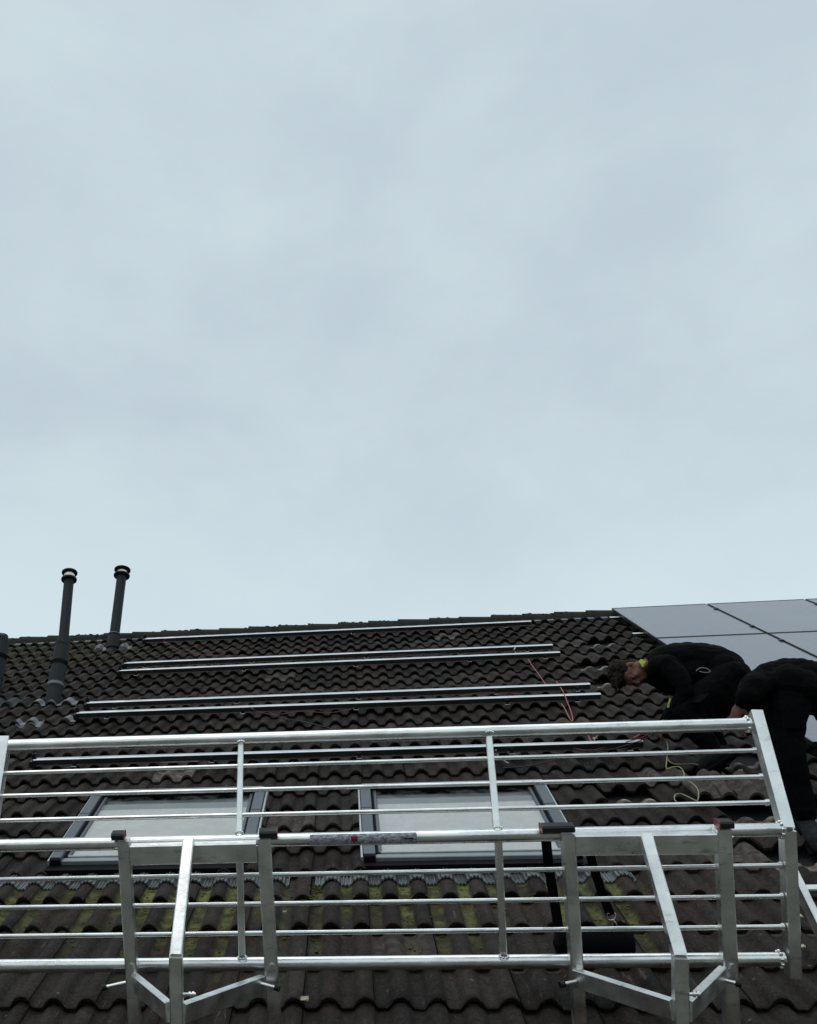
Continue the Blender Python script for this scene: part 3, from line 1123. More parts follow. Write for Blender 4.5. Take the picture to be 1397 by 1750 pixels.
def make_rail(v_, ua, ub, label):
    r = thing('mounting_rail', W(ua, v_, 0.06), label, 'mounting rail', 'aluminium rails across the roof for solar panels')
    b = MB()
    t0, t1 = 0.060, 0.114
    pr = [(t0, -0.02), (t1 - 0.006, -0.02), (t1, -0.014), (t1, -0.002), (t1 - 0.006, -0.002), (t1 - 0.006, 0.004), (t1, 0.004), (t1, 0.018), (t1 - 0.003, 0.02), (t0, 0.02)]
    # sweep axes: first coordinate off the slope, second down or up the slope
    x, y = basis(EU, EN)
    sgn = 1 if y.dot(EV) > 0 else -1
    pr = [(a, b2 * sgn) for a, b2 in pr]
    b.sweep(pr, W(ua, v_, 0), W(ub, v_, 0), EN)
    # raised dark strip: side channel plus the front face's shade, put in as colour
    b.build('profile', RAIL, r)
    b = MB()
    b.box(W(ua + 0.004, v_ - 0.0215, t0 + 0.028), W(ub - 0.004, v_ - 0.0215, t0 + 0.028), EN, 0.036, 0.003, 0.0005)
    b.build('channel_shade', RAIL_SHADE, r)
    c_ = MB()
    c_.box(W(ua - 0.005, v_ - 0.03, 0.075), W(ua - 0.005, v_ + 0.035, 0.075), EN, 0.05, 0.05, 0.004)
    c_.box(W(ua + 0.006, v_, 0.1), W(ua + 0.006, v_, 0.155), EV, 0.03, 0.03, 0.003)
    c_.tube(W(ua + 0.006, v_, 0.15), W(ua + 0.006, v_, 0.17), 0.006, 8)
    c_.box(W(ua - 0.012, v_, 0.17), W(ua + 0.03, v_, 0.17), EV, 0.012, 0.008, 0.001)
    c_.build('end_clamp', BLACKP, r)
    for k, x0 in enumerate(HOOKS):
        x0 = x0 + random.uniform(-0.1, 0.1)
        h = MB()
        h.box(W(x0, v_ - 0.032, 0.058), W(x0, v_ - 0.032, 0.098), EU, 0.03, 0.012, 0.002)
        h.box(W(x0, v_ - 0.035, 0.062), W(x0, v_ + 0.15, 0.05), EU, 0.03, 0.008, 0.002)
        h.tube(W(x0, v_ - 0.038, 0.085), W(x0, v_ - 0.05, 0.085), 0.008, 6)
        hk = h.build('roof_hook', BLACKP, r)
        h = MB()
        h.box(W(x0 - 0.02, v_ - 0.045, 0.060), W(x0 + 0.02, v_ - 0.045, 0.060), EV, 0.024, 0.006, 0.001)
        h.build('bolt', RAIL, hk)
    return r


lab = ['topmost aluminium rail just under the ridge', 'second aluminium rail from the ridge, upper one of the higher close pair',
       'third aluminium rail from the ridge, lower one of the higher close pair', 'fourth rail from the ridge, upper one of the lower close pair',
       'fifth rail from the ridge, lower one of the lower close pair above the guard rail', 'lowest aluminium roof rail, seen behind the guard rail bars above the roof windows']
for (v_, ua, ub), lb in zip(RAILS, lab): make_rail(v_, ua, ub, lb)

# ------------------------------------------------------------------ solar panels
PW, PH, TF = 1.034, 1.755, 0.035


def make_panel(u0, v0):
    r = thing('solar_panel', W(u0, v0, 0.1), '', 'solar panel', 'black solar panels on the right of the roof')
    b = MB()
    b.grid([[W(u0 + 0.011, v0 + 0.011, 0.1315), W(u0 + PW - 0.011, v0 + 0.011, 0.1315)], [W(u0 + 0.011, v0 + PH - 0.011, 0.1315), W(u0 + PW - 0.011, v0 + PH - 0.011, 0.1315)]], smooth=False)
    b.build('glass', PV, r)
    b = MB()
    w = 0.0055
    for (a, c, d, e) in ((u0, u0 + PW, v0, v0 + 2 * w), (u0, u0 + PW, v0 + PH - 2 * w, v0 + PH)):
        rbox(b, a, c, d, e, 0.1, 0.1345, 0.001)
    for a in (u0, u0 + PW - 2 * w):
        hside(b, a, a + 2 * w, v0 + 2 * w, v0 + PH - 2 * w, 0.1, 0.1345)
    b.grid([[W(u0 + 0.02, v0 + 0.02, 0.102), W(u0 + PW - 0.02, v0 + 0.02, 0.102)], [W(u0 + 0.02, v0 + PH - 0.02, 0.102), W(u0 + PW - 0.02, v0 + PH - 0.02, 0.102)]], smooth=False)
    b.build('frame', PVFRAME, r)
    c_ = MB()
    parts('clamp', BLACKP, r, [lambda q, vv=vv: q.box(W(u0 + PW + 0.001, vv - 0.03, 0.138), W(u0 + PW + 0.001, vv + 0.03, 0.138), EU, 0.034, 0.012, 0.002) for vv in (v0 + 0.35, v0 + PH - 0.35)])
    return r


PROW = [6.60, 4.825, 3.05]
PCOL = [3.10, 4.155, 5.21]
prot = None
pn = {(0, 0): 'top left black solar panel touching the ridge', (0, 1): 'black solar panel in the top row, second from its left end',
      (0, 2): 'black solar panel at the top right corner of the photo roofline, mostly cut off', (1, 0): 'black solar panel directly under the top left one, behind the crouching man',
      (1, 1): 'black solar panel of the middle row behind the bent man, second from the left', (1, 2): 'black solar panel of the middle row cut off by the right photo edge',
      (2, 0): 'black solar panel of the lowest row seen between the legs of the bent man'}
for (i, j), lb in pn.items():
    if prot is None:
        prot = make_panel(PCOL[0], PROW[0])
        q = prot
    else:
        q = prot.copy()
        COL.objects.link(q)
        for ch in list(prot.children):
            c_ = ch.copy()
            COL.objects.link(c_)
            c_.parent = q
        q.location = W(PCOL[j], PROW[i], 0.1)
    q['label'] = lb
# short rail stubs sticking out left of the panels
st = MB()
for k, vv in enumerate((8.0, 7.05, 6.25, 5.2)):
    st = MB()
    st.box(W(2.99, vv, 0.085), W(3.098, vv, 0.085), EV, 0.04, 0.026, 0.003)
    st.box(W(3.1, vv, 0.075), W(5.3, vv, 0.075), EV, 0.036, 0.03, 0.003)
    o = st.build('mounting_rail', RAIL, None, loc=W(2.99, vv, 0.075))
    tag(o, ['highest', 'second highest', 'third highest', 'fourth highest'][k] + ' short aluminium rail end sticking out from under the left solar panels', 'mounting rail', 'rail ends under the installed panels')

# ------------------------------------------------------------------ guard rail
P0 = at(600, 1431, 4.2)
GW = (RIGHT * ((-18850 - CX) / F) + DOWN * ((1820 - CY) / F) + FWD).normalized() * -1     # direction of the tubes, to the right
NU = GW.cross(Vector((0, 0, 1))).normalized()                   # normal of the upright upper half
dl = (DOWN - GW * DOWN.dot(GW)).normalized()                    # the lower half runs down and in towards the eaves
NL = GW.cross(dl).normalized()


def gu(px, py): return hit(px, py, P0, NU)
def gl_(px, py, off=0.0): return hit(px, py, P0 - FWD * off, NL)


PLN = GW
guard = thing('guard_rail', gl_(600, 1645), 'welded aluminium edge guard of round tubes and thin bars running across the roof edge', 'guard rail')


def gtube(name, pa, pb, r, m=ALU, seg=28):
    b = MB()
    b.tube(pa, pb, r, seg, n=1)
    return b.build(name, m, guard)


def ext(pa, pb, t):
    return pa + (pb - pa) * t


lefts = -260
gtube('top_tube', gu(lefts, 1275 + 0.029 * (12 - lefts)), gu(1283, 1238.5), 0.0262)
gtube('middle_tube', gu(lefts, 1446 + 0.0215 * (0 - lefts)), gu(1341, 1418.5), 0.0262)
gtube('bottom_tube', gl_(lefts, 1652 + 0.009 * (0 - lefts)), gl_(1341, 1640), 0.0262)
for i, (yl, yr, xr) in enumerate(((1322, 1283, 1292), (1361, 1328, 1303), (1403, 1372, 1314))):
    sl_ = (yr - yl) / (xr - 8)
    gtube('thin_bar', gu(lefts, yl + sl_ * (lefts - 8)), gu(xr, yr), 0.0092, seg=16)
for i, (yl, yr) in enumerate(((1504, 1479.5), (1552, 1532.5), (1601, 1584.5))):
    sl_ = (yr - yl) / 1335
    gtube('thin_bar', gl_(lefts, yl + sl_ * lefts), gl_(1337, yr), 0.0092, seg=16)


def mitre_box(name, pa, pb, w, d, m=ALU_FLAT):
    b = MB()
    b.box(pa, pb, GW, w, d, 0.003)
    return b.build(name, m, guard)


mitre_box('end_post', gu(1345, 1419), gu(1291, 1219), 0.045, 0.06)
mitre_box('end_post', gl_(1346, 1418), gl_(1356, 1668), 0.045, 0.06)
pl0 = gu(-19, 1440)
mitre_box('end_post', pl0, Vector((pl0.x, pl0.y, gu(6, 1263).z)), 0.045, 0.06)
mitre_box('mid_post', gu(409, 1432), gu(412, 1266), 0.024, 0.024)
mitre_box('mid_post', gu(850, 1424), gu(835, 1250), 0.027, 0.024)
mitre_box('mid_post', gl_(409.5, 1442), gl_(414, 1640), 0.028, 0.024)
mitre_box('mid_post', gl_(852, 1436), gl_(860.5, 1638), 0.028, 0.024)
# weld beads

def bead(p, r, d):
    wb = MB()
    x, y = basis(d, NL)
    for k in range(9):
        a = 2 * math.pi * k / 9
        wb.ball(p + (x * math.cos(a) + y * math.sin(a)) * r, max(0.0052, r * 0.27), 1, 1, 1, 8)
    wb.build('weld_bead', ALU, guard)


for p, r, d in ((gu(409, 1422), 0.016, Vector((0, 0, 1))), (gu(849, 1414), 0.017, Vector((0, 0, 1))), (gl_(414, 1634), 0.018, dl), (gl_(860, 1632), 0.018, dl),
                (gu(412, 1268), 0.016, Vector((0, 0, 1))), (gu(835, 1252), 0.018, Vector((0, 0, 1)))):
    bead(p - FWD * 0.016, r * 0.9, d)
for p, r in ((gu(1277, 1238.5), 0.029), (gu(1334, 1418.5), 0.029), (gl_(1333, 1640), 0.029)):
    bead(p, r, GW)
for p in (gu(1287, 1283), gu(1298, 1328), gu(1309, 1372), gl_(1331, 1479.5), gl_(1333, 1532.5), gl_(1335, 1584.5)):
    parts('weld_bead', ALU, guard, [lambda q: q.tube(p, p + GW * 0.012, 0.013, 14)])
# end plugs and dark pin holes on the tubes
for p in (gl_(864, 1427), gl_(388, 1437)):
    parts('pin_hole', BLACKP, guard, [lambda q: q.box(p - GW * 0.012 - FWD * 0.0262, p + GW * 0.012 - FWD * 0.0262, DOWN, 0.009, 0.003, 0.0005)])
# worn sticker wrapped over the front of the middle tube
b = MB()


def mtube(px):
    a, c = gu(lefts, 1446 + 0.0215 * (0 - lefts)), gu(1341, 1418.5)
    d = (c - a)
    n = d.cross(DOWN).normalized()
    # nearest point on the tube axis for this column of the picture
    r_ = ray(px, 1431)
    k = RIGHT - r_ * ((RIGHT.dot(FWD)) / (r_.dot(FWD)))
    pn = r_.cross(DOWN).normalized()
    t = (CAMP - a).dot(pn) / d.dot(pn)
    return a + d * t


def wrap(mb, x0, x1, a0, a1, r, n=10):
    s, e = mtube(x0), mtube(x1)
    f_ = (-FWD - GW * (-FWD).dot(GW)).normalized()
    u_ = GW.cross(f_).normalized()
    if u_.z < 0: u_ = -u_
    rows = []
    for q in (s, e):
        rows.append([q + (f_ * math.cos(math.radians(a)) + u_ * math.sin(math.radians(a))) * r for a in np.linspace(a0, a1, n)])
    mb.grid(rows)


wrap(b, 530, 712, -38, 62, 0.0267)
stk = b.build('sticker', STICK, guard)
b = MB()
wrap(b, 600, 611, -5, 38, 0.0271, 5)
wrap(b, 603, 607, -16, -5, 0.0271, 3)
b.build('red_mark', REDP, stk)
b = MB()
wrap(b, 689, 706, 2, 14, 0.0271, 4)
b.build('black_mark', BLACKP, stk)
b = MB()


# ------------------------------------------------------------------ support brackets clipped to the guard rail
def bracket(xl, xr, ytopl, ytopr, beam, foot, brl, brr, label, caps):
    """xl/xr: (top x, x at y=1750) of the legs; beam: sloping centre beam; foot: centre post"""
    OFF = 0.045
    base = gl_(beam[1][0], 1800, OFF)
    r = thing('support_bracket', base, label, 'support bracket', 'aluminium support brackets clipped to the guard rail')
    zc = (gl_(600, 1600) - CAMP).dot(FWD)
    legs = []
    for (xt, xb, yt, wdt) in ((xl[0], xl[1], ytopl, 0.048), (xr[0], xr[1], ytopr, 0.053)):
        pa = gl_(xt, yt, OFF)
        pb = gl_(xb, 1750, OFF)
        pb = pa + (pb - pa) * 1.55
        b = MB()
        b.box(pa, pb, GW, wdt, 0.05, 0.004)
        lg = b.build('leg', ALU_FLAT, r)
        pm = pa + (pb - pa) * ((1648 - yt) / (1750 - yt) / 1.55)
        parts('weld_scar', ALU, lg, [lambda q: (q.tube(pm - FWD * 0.024, pm - FWD * 0.034, 0.012, 12), q.tube(pm - FWD * 0.024 + dl * 0.012, pm - FWD * 0.031 + dl * 0.012, 0.015, 12))])
        pm2 = pa + (pb - pa) * 0.03
        parts('bolt', ALU, lg, [lambda q: q.tube(pm2 - GW * (wdt / 2 + 0.012), pm2 + GW * (wdt / 2 + 0.012), 0.005, 10)])
        legs.append((pa, pb))
    # clamp plate between the legs
    ya, yb = caps[2]
    pa, pb = gl_(xl[0] + 12, ya, OFF), gl_(xr[0] - 12, yb, OFF)
    b = MB()
    x, y = basis(pb - pa, dl)
    b.box(pa, pb, dl, 0.078, 0.05, 0.004)
    b.build('cross_plate', ALU_FLAT, r)
    # centre beam: leaves the plate, comes towards the viewer, then turns down
    q0 = gl_(*beam[0], OFF + 0.03)
    q1 = gl_(*beam[1], OFF + 0.40)
    b = MB()
    b.box(q0, q1, GW, 0.044, 0.045, 0.004)
    b.build('centre_beam', ALU_FLAT, r)
    q2 = gl_(*foot, OFF + 0.40)
    q2 = q1 + (q2 - q1) * 1.6
    b = MB()
    b.box(q1 - dl * 0.004, q2, GW, 0.0475, 0.045, 0.004)
    b.build('centre_post', ALU_FLAT, r)
    b = MB()
    for (s, e) in (brl, brr):
        b = MB()
        b.box(gl_(*s, OFF + 0.02), gl_(*e, OFF + 0.385), dl, 0.07, 0.03, 0.003)
        b.build('brace', ALU_FLAT, r)
    b = MB()
    bw = MB()
    sdn = (-1, 1)
    for k, (px, py) in enumerate((caps[0], caps[1])):
        c_ = gl_(px, py, OFF + 0.0)
        s_ = caps[3][k]
        half = caps[4][k] / 2
        up = -dl
        cb = MB()
        cb.box(c_ - GW * half, c_ + GW * half, up, 0.027, 0.06, 0.008)
        co = cb.build('clamp_cap', BLACKP, r)
        cb = MB()
        cb.box(c_ + GW * s_ * half, c_ + GW * s_ * (half + 0.004), up, 0.028, 0.061, 0.003)
        cb.build('red_end', REDP, co)
    # lock pins through the legs
    for k, (s, e) in enumerate(caps[5]):
        b = MB()
        b.tube(gl_(*s, OFF + 0.04), gl_(*e, OFF + 0.06), 0.0075, 12)
        pn_ = b.build('lock_pin', ALU, r)
        b = MB()
        ee = gl_(*e, OFF + 0.06)
        dd = (ee - gl_(*s, OFF + 0.04)).normalized()
        b.tube(ee - dd * 0.008, ee + dd * 0.012, 0.012, 12)
        b.build('rubber_tip', BLACKP, pn_)
    b = MB()
    pp = gl_(foot[0] + 8, foot[1] - 50, OFF + 0.40)
    b.tube(pp, pp + GW * 0.05, 0.006, 10)
    b.tube(pp + GW * 0.038, pp + GW * 0.045, 0.011, 6)
    b.tube(pp + GW * 0.026, pp + GW * 0.032, 0.011, 6)
    b.build('nut', ALU, r)
    return r


bracket((212, 231), (451, 470), 1436, 1432, ((323, 1438), (301, 1636)), (303, 1750), ((231, 1680), (290, 1730)), ((448, 1683), (312, 1732)),
        'aluminium support bracket in front of the left roof window',
        ((202, 1428), (458, 1424), (1460, 1455), (1, 1), (0.048, 0.068), (((215, 1680), (179, 1688)), ((440, 1680), (473, 1689)))))
bracket((970, 991), (1235, 1251), 1424, 1416, ((1104, 1430), (1163, 1638)), (1164, 1750), ((985, 1672), (1152, 1726)), ((1236, 1668), (1176, 1728)),
        'aluminium support bracket in front of the black tool bag',
        ((953, 1415), (1239, 1408), (1443, 1440), (-1, -1), (0.12, 0.05), (((985, 1678), (962, 1683)), ((1240, 1676), (1262, 1682)))))

# ------------------------------------------------------------------ ladder at the right
LN = Vector((0, -math.sin(math.radians(68)), math.cos(math.radians(68))))
lp = at(1352, 1487, 4.35)
el = math.radians(68)
ldn = Vector((0, -math.cos(el), -math.sin(el)))
lad = thing('ladder', lp + ldn * 2.6, 'aluminium ladder leaning on the eaves beside the right end post', 'ladder')
for k in range(2):
    b = MB()
    s = lp + EU * (0.36 * k)
    b.box(s, s + ldn * 2.6, EU, 0.028, 0.07, 0.004)
    b.build('stile', ALU_FLAT, lad)
for k in range(9):
    b = MB()
    s = lp + ldn * (0.1 + 0.28 * k)
    b.box(s, s + EU * 0.36, ldn, 0.03, 0.03, 0.004)
    b.build('rung', ALU, lad)

# ------------------------------------------------------------------ tool bag with straps behind the guard rail
bz = 4.42
bagc = at(1015, 1612, bz)
bag = MB()
n = 22
x0, x1 = at(946, 1612, bz), at(1086, 1612, bz)
rows = []
sect = [(math.cos(2 * math.pi * i / 20), math.sin(2 * math.pi * i / 20)) for i in range(20)]
for i in range(n + 1):
    t = i / n
    c_ = x0 + (x1 - x0) * t
    e = min(1.0, math.sin(math.pi * min(max(t, 0.0), 1.0)) * 6 + 0.02) ** 0.5
    rr = 0.056 * e
    rows.append([c_ + Vector((0, 0, 1)) * (math.copysign(abs(s_) ** 0.7, s_) * rr * (1 + 0.05 * math.sin(i * 2.1))) + Vector((0, 1, 0)) * (math.copysign(abs(q) ** 0.8, q) * rr * 1.3) for q, s_ in sect])
bag.grid(rows, True)
bo = thing('tool_bag', bagc, 'black nylon tool bag hanging by two straps behind the right bracket leg', 'bag')
bag.build('pouch', NYLON, bo)


def strap(mb, pts, w):
    for (a, c_) in zip(pts[:-1], pts[1:]): mb.box(a, c_ + (c_ - a) * 0.01, EU, w, 0.004, 0.001)


b = MB()
strap(b, [at(933, 1430, bz - 0.1), at(938, 1480, bz - 0.04), at(948, 1540, bz), at(957, 1600, bz)], 0.04)
b.build('strap', NYLON, bo)
b = MB()
strap(b, [at(1003, 1440, bz - 0.1), at(1017, 1490, bz - 0.05), at(1032, 1535, bz), at(1044, 1564, bz)], 0.036)
s2 = b.build('strap', NYLON, bo)
b = MB()
pc = [at(1038, 1562, bz), at(1052, 1562, bz), at(1050, 1572, bz), at(1040, 1572, bz), at(1038, 1562, bz)]
b.path(pc, 0.0022, 6)
pc = [at(1047, 1572, bz), at(1054, 1580, bz), at(1056, 1592, bz), at(1048, 1586, bz), at(1047, 1572, bz)]
b.path(pc, 0.0025, 6)
b.build('snap_hook', STEEL, s2)


# ------------------------------------------------------------------ cables lying on the roof
def cable(pts, r, m, label, cat='cable', h=0.08, group=None):
    P = []
    for q in pts: P.append(hroof(q[0], q[1], q[2] if len(q) > 2 else h))
    b = MB()
    b.path(P, r)
    return tag(b.build('cable', m, None, loc=P[0]), label, cat, group)


cable([(262, 1092), (280, 1096), (304, 1110), (320, 1112), (333, 1117), (350, 1121), (370, 1121), (385, 1123), (412, 1124)], 0.0032, CABRED, 'thin dark red cable slanting from the topmost rail down to the second')
cable([(903, 1127), (912, 1141), (920, 1151), (928, 1163), (935, 1173)], 0.004, CABPINK, 'pink-red cable hanging from the right end of the third rail to the fourth')
cable([(951, 1165), (956, 1172), (963, 1183, 0.12), (972, 1205), (978, 1222), (979, 1233), (974, 1228), (966, 1212), (960, 1203)], 0.004, CABPINK, 'looped pair of red cable ends below the fifth rail near its right end')
cable([(881, 1107, 0.12), (879, 1111, 0.12), (880, 1115), (886, 1118)], 0.006, mat('white_tie', (0.4, 0.4, 0.38), 0.5), 'small white cable loop at the right part of the second rail', 'cable tie')
cable([(420, 1203), (432, 1212, 0.12), (440, 1216), (470, 1222), (520, 1216), (560, 1219), (600, 1213)], 0.0032, CABRED, 'dark red cable winding between the fourth and fifth rails at their middle')
cable([(462, 1219), (480, 1226), (500, 1231), (520, 1234), (545, 1240), (566, 1246), (600, 1262), (640, 1270)], 0.0038, CABBLK, 'black cable running from the fifth rail down under the guard top tube')
cable([(640, 1206), (700, 1201), (750, 1197), (800, 1188), (832, 1184), (860, 1187), (890, 1186)], 0.0032, CABRED, 'dark red cable under the right half of the fourth rail')
cable([(300, 1117), (480, 1124), (560, 1122), (740, 1118), (765, 1113), (790, 1112), (850, 1114)], 0.003, CABRED, 'dark red cable lying in the gap of the higher rail pair')
cable([(1115, 1252, 0.25), (1095, 1262, 0.2), (1060, 1271), (1030, 1279), (1005, 1283), (975, 1278)], 0.0035, CABRED, 'red cable from the crouching man\'s hand to the end of the lowest rail')
cable([(1118, 1256, 0.25), (1090, 1268, 0.2), (1050, 1280), (1020, 1284), (985, 1290), (940, 1302), (900, 1310), (860, 1313)], 0.0038, CABBLK, 'black cable from the crouching man\'s hand over the lowest rail towards the right roof window')
cable([(1005, 1256), (1010, 1266), (1014, 1272), (1018, 1262), (1024, 1256)], 0.004, CABPINK, 'short V of pink-red cable just under the guard top tube')
cable([(1132, 1260, 0.2), (1140, 1268, 0.15), (1142, 1281), (1140, 1300), (1140, 1314), (1152, 1311), (1163, 1312), (1169, 1320), (1169, 1328), (1160, 1336), (1172, 1334), (1186, 1341), (1194, 1352), (1194, 1364), (1191, 1369), (1178, 1363), (1164, 1357), (1155, 1359), (1153, 1366), (1157, 1371)], 0.0034, CABYEL, 'long curled yellow-green earth cable below the crouching man', h=0.145)
cable([(1141, 1298), (1150, 1305), (1165, 1307), (1185, 1306), (1205, 1311)], 0.005, mat('olive_cable', (0.2, 0.17, 0.12), 0.6), 'olive flex branching right from the yellow-green cable', h=0.1)
cable([(1085, 1262), (1100, 1254, 0.2), (1115, 1250, 0.28), (1117, 1244, 0.3)], 0.009, CABPINK, 'bundle of bright red cable ends in the crouching man\'s hand', h=0.15)
cable([(848, 1282, 0.12), (850, 1290), (856, 1296), (864, 1302), (870, 1305)], 0.005, mat('grey_tie', (0.25, 0.25, 0.24), 0.5), 'small grey cable loop hanging from the lowest rail by the right mid post', 'cable tie')

# bits of debris on the tiles
DEB = [(520, 1708, 'pale dry leaf on the tiles low in the middle, larger than other litter', 0.022), (487, 1559, 'small pale fleck of litter right of the left bracket', 0.012), (1366, 1566, 'pale ring-shaped scrap beside the ladder', 0.018),
       (1371, 1618, 'white bird dropping on the tiles at the right edge', 0.02), (1203, 1377, 'tiny white chip under the loose yellow cable', 0.01),
       (1266, 1317, 'pale mortar chip above the loose tile beside the right end post', 0.016), (1282, 1332, 'largest pale mortar crumb at the right end post', 0.026), (1232, 1340, 'flat mortar crumb between the two loose tiles', 0.02),
       (1018, 1262, 'pinkish clay crumb under the guard top tube by the cable ends', 0.02)]
for px, py, lb, s_ in DEB:
    p = hroof(px, py, 0.055)
    b = MB()
    pts = []
    for i in range(9):
        a = 2 * math.pi * i / 9
        rr = s_ * random.uniform(0.55, 1.1)
        pts.append(p + EU * math.cos(a) * rr * 1.2 + EV * math.sin(a) * rr + EN * (0.004 * math.sin(3 * a)))
    cap2 = [q + EN * 0.003 for q in pts]
    b.grid([pts, cap2], True)
    b.cap(cap2); b.cap(pts, True)
    tag(b.build('litter', LEAFM, None, loc=p), lb, 'litter', 'litter on the tiles')

# two tiles lifted out and stacked on edge by the workers
def loose_tile(px, py, rot, lift, label, tone):
    p = hroof(px, py, lift)
    u_, v_, _ = up_roof(p)
    us_ = np.linspace(-0.15, 0.15, 25)
    pr = prof(us_ + 0.0375)
    cr, sr = math.cos(rot), math.sin(rot)

    def Q(x, y, h): return W(u_ + x * cr - y * sr, v_ + x * sr + y * cr, lift + h)
    b = MB()
    top = [[Q(float(x), y, float(q)) for x, q in zip(us_, pr)] for y in (-0.2, -0.1, 0, 0.1, 0.2)]
    bot = [[Q(float(x), y, float(q) - 0.018) for x, q in zip(us_, pr)] for y in (-0.2, 0.2)]
    b.grid(top)
    b.grid(bot)
    b.grid([top[0], bot[0]], smooth=False)
    b.grid([top[-1], bot[-1]], smooth=False)
    for k in (0, -1): b.grid([[r[k] for r in (top[0], top[-1])], [r[k] for r in (bot[0], bot[-1])]], smooth=False)
    o = b.build('loose_tile', TILE, None, loc=p)
    c_ = o.data.color_attributes.new('tile', 'FLOAT_COLOR', 'POINT')
    c_.data.foreach_set('color', np.tile(np.array([tone, 0, 0.25, 1], dtype=np.float32), len(o.data.vertices)))
    return tag(o, label, 'roof tile', 'roof tiles lifted loose by the workers')


loose_tile(1215, 1345, 0.06, 0.075, 'loose brown tile lying skewed between the yellow-green cable and the other loose tile', 0.8)
loose_tile(1268, 1348, -0.1, 0.085, 'loose brown tile lying skewed beside the right end post', 0.65)


# ------------------------------------------------------------------ people
def remesh(mb, vox, sm=4):
    me = mb.mesh('tmp')
    o = bpy.data.objects.new('tmp', me)
    COL.objects.link(o)
    md = o.modifiers.new('r', 'REMESH')
    md.mode = 'VOXEL'
    md.voxel_size = vox
    md.use_smooth_shade = True
    ms = o.modifiers.new('s', 'SMOOTH')
    ms.factor = 0.5
    ms.iterations = sm
    dg = bpy.context.evaluated_depsgraph_get()
    dg.update()
    nm = bpy.data.meshes.new_from_object(o.evaluated_get(dg))
    bpy.data.objects.remove(o)
    nm.materials.clear()
    return nm


def folds(me, seed):
    for v in me.vertices:
        c = v.co
        a = noise.noise(Vector((c.x * 5 + seed, c.y * 5, c.z * 11)))
        b_ = noise.noise(Vector((c.x * 16, c.y * 13 + seed, c.z * 24 + a * 3)))
        g_ = noise.noise(Vector((c.x * 42, c.y * 42, c.z * 42 + seed)))
        v.co += v.normal * (0.007 * (0.35 - abs(a) * 1.5) + 0.007 * (0.3 - abs(b_) * 1.4) + 0.002 * g_)
    me.update()


def limb(mb, pts):
    """pts: (point, radius): overlapping balls and tapered tubes"""
    for i, (p, r) in enumerate(pts):
        mb.ball(p, r, seg=16)
        if i:
            q, s = pts[i - 1]
            mb.tube(q, p, s, 16, r)


def wrinkle(me, amp, sc, seed=0.0, sharp=True):
    for v in me.vertices:
        co = v.co * sc + Vector((seed, seed, seed))
        n_ = noise.noise(co) + 0.5 * noise.noise(co * 2.1)
        if sharp: n_ = 0.5 - abs(n_) * 1.6
        v.co += v.normal * (n_ * amp)
    me.update()


def head(mb, mh, c, up, fwd, s=1.0):
    """skull, jaw, nose, brow, lips, ears; c is the middle of the head"""
    up = up.normalized()
    fwd = (fwd - up * fwd.dot(up)).normalized()
    sd_ = fwd.cross(up)
    M = Matrix((sd_, fwd, up)).transposed()

    def P(x, y, z): return c + M @ Vector((x, y, z)) * s
    B = lambda p, r, sx=1, sy=1, sz=1: mb.ball(p, r * s, sx, sy, sz, 18, M)
    B(P(0, -0.012, 0.03), 0.078, 0.96, 1.2, 1.06)
    B(P(0, 0.028, -0.03), 0.058, 0.98, 1.0, 1.25)
    B(P(0, 0.05, -0.083), 0.026, 1.3, 1.0, 0.9)
    B(P(0, 0.078, 0.02), 0.022, 2.2, 0.7, 0.6)
    limb(mb, [(P(0, 0.086, 0.012), 0.008 * s), (P(0, 0.106, -0.025), 0.0125 * s)])
    for x in (-1, 1):
        B(P(0.013 * x, 0.094, -0.03), 0.0095)
        B(P(0.034 * x, 0.066, -0.02), 0.02)
        mb.ball(P(0.079 * x, -0.012, -0.012), 0.03 * s, 0.3, 0.62, 1.0, 14, M)
    B(P(0, 0.083, -0.055), 0.012, 1.9, 0.8, 0.6)
    B(P(0, 0.081, -0.067), 0.012, 1.7, 0.8, 0.6)
    # hair mass
    H = lambda p, r, sx=1, sy=1, sz=1: mh.ball(p, r * s, sx, sy, sz, 18, M)
    H(P(0, -0.026, 0.044), 0.085, 0.99, 1.16, 1.0)
    H(P(0, -0.06, -0.01), 0.06, 1.15, 0.8, 1.2)
    H(P(0, 0.045, 0.09), 0.045, 1.35, 1.1, 0.75)
    rr = random.Random(5)
    for i in range(420):
        a, e = rr.uniform(0, 6.283), rr.uniform(0.0, 1.5)
        d = Vector((math.cos(a) * math.sin(e), math.sin(a) * math.sin(e), math.cos(e)))
        q = P(d.x * 0.084, d.y * 0.1 - 0.02, 0.045 + d.z * 0.085)
        tdir = (M @ Vector((d.x * 0.6 + rr.uniform(-.5, .5), d.y * 0.7 + 0.4 + rr.uniform(-.4, .4), d.z * 0.25 + rr.uniform(-.3, .2)))).normalized()
        mh.tube(q - tdir * 0.008, q + tdir * rr.uniform(0.014, 0.034) * s, 0.0055 * s, 5, 0.001)
    return P


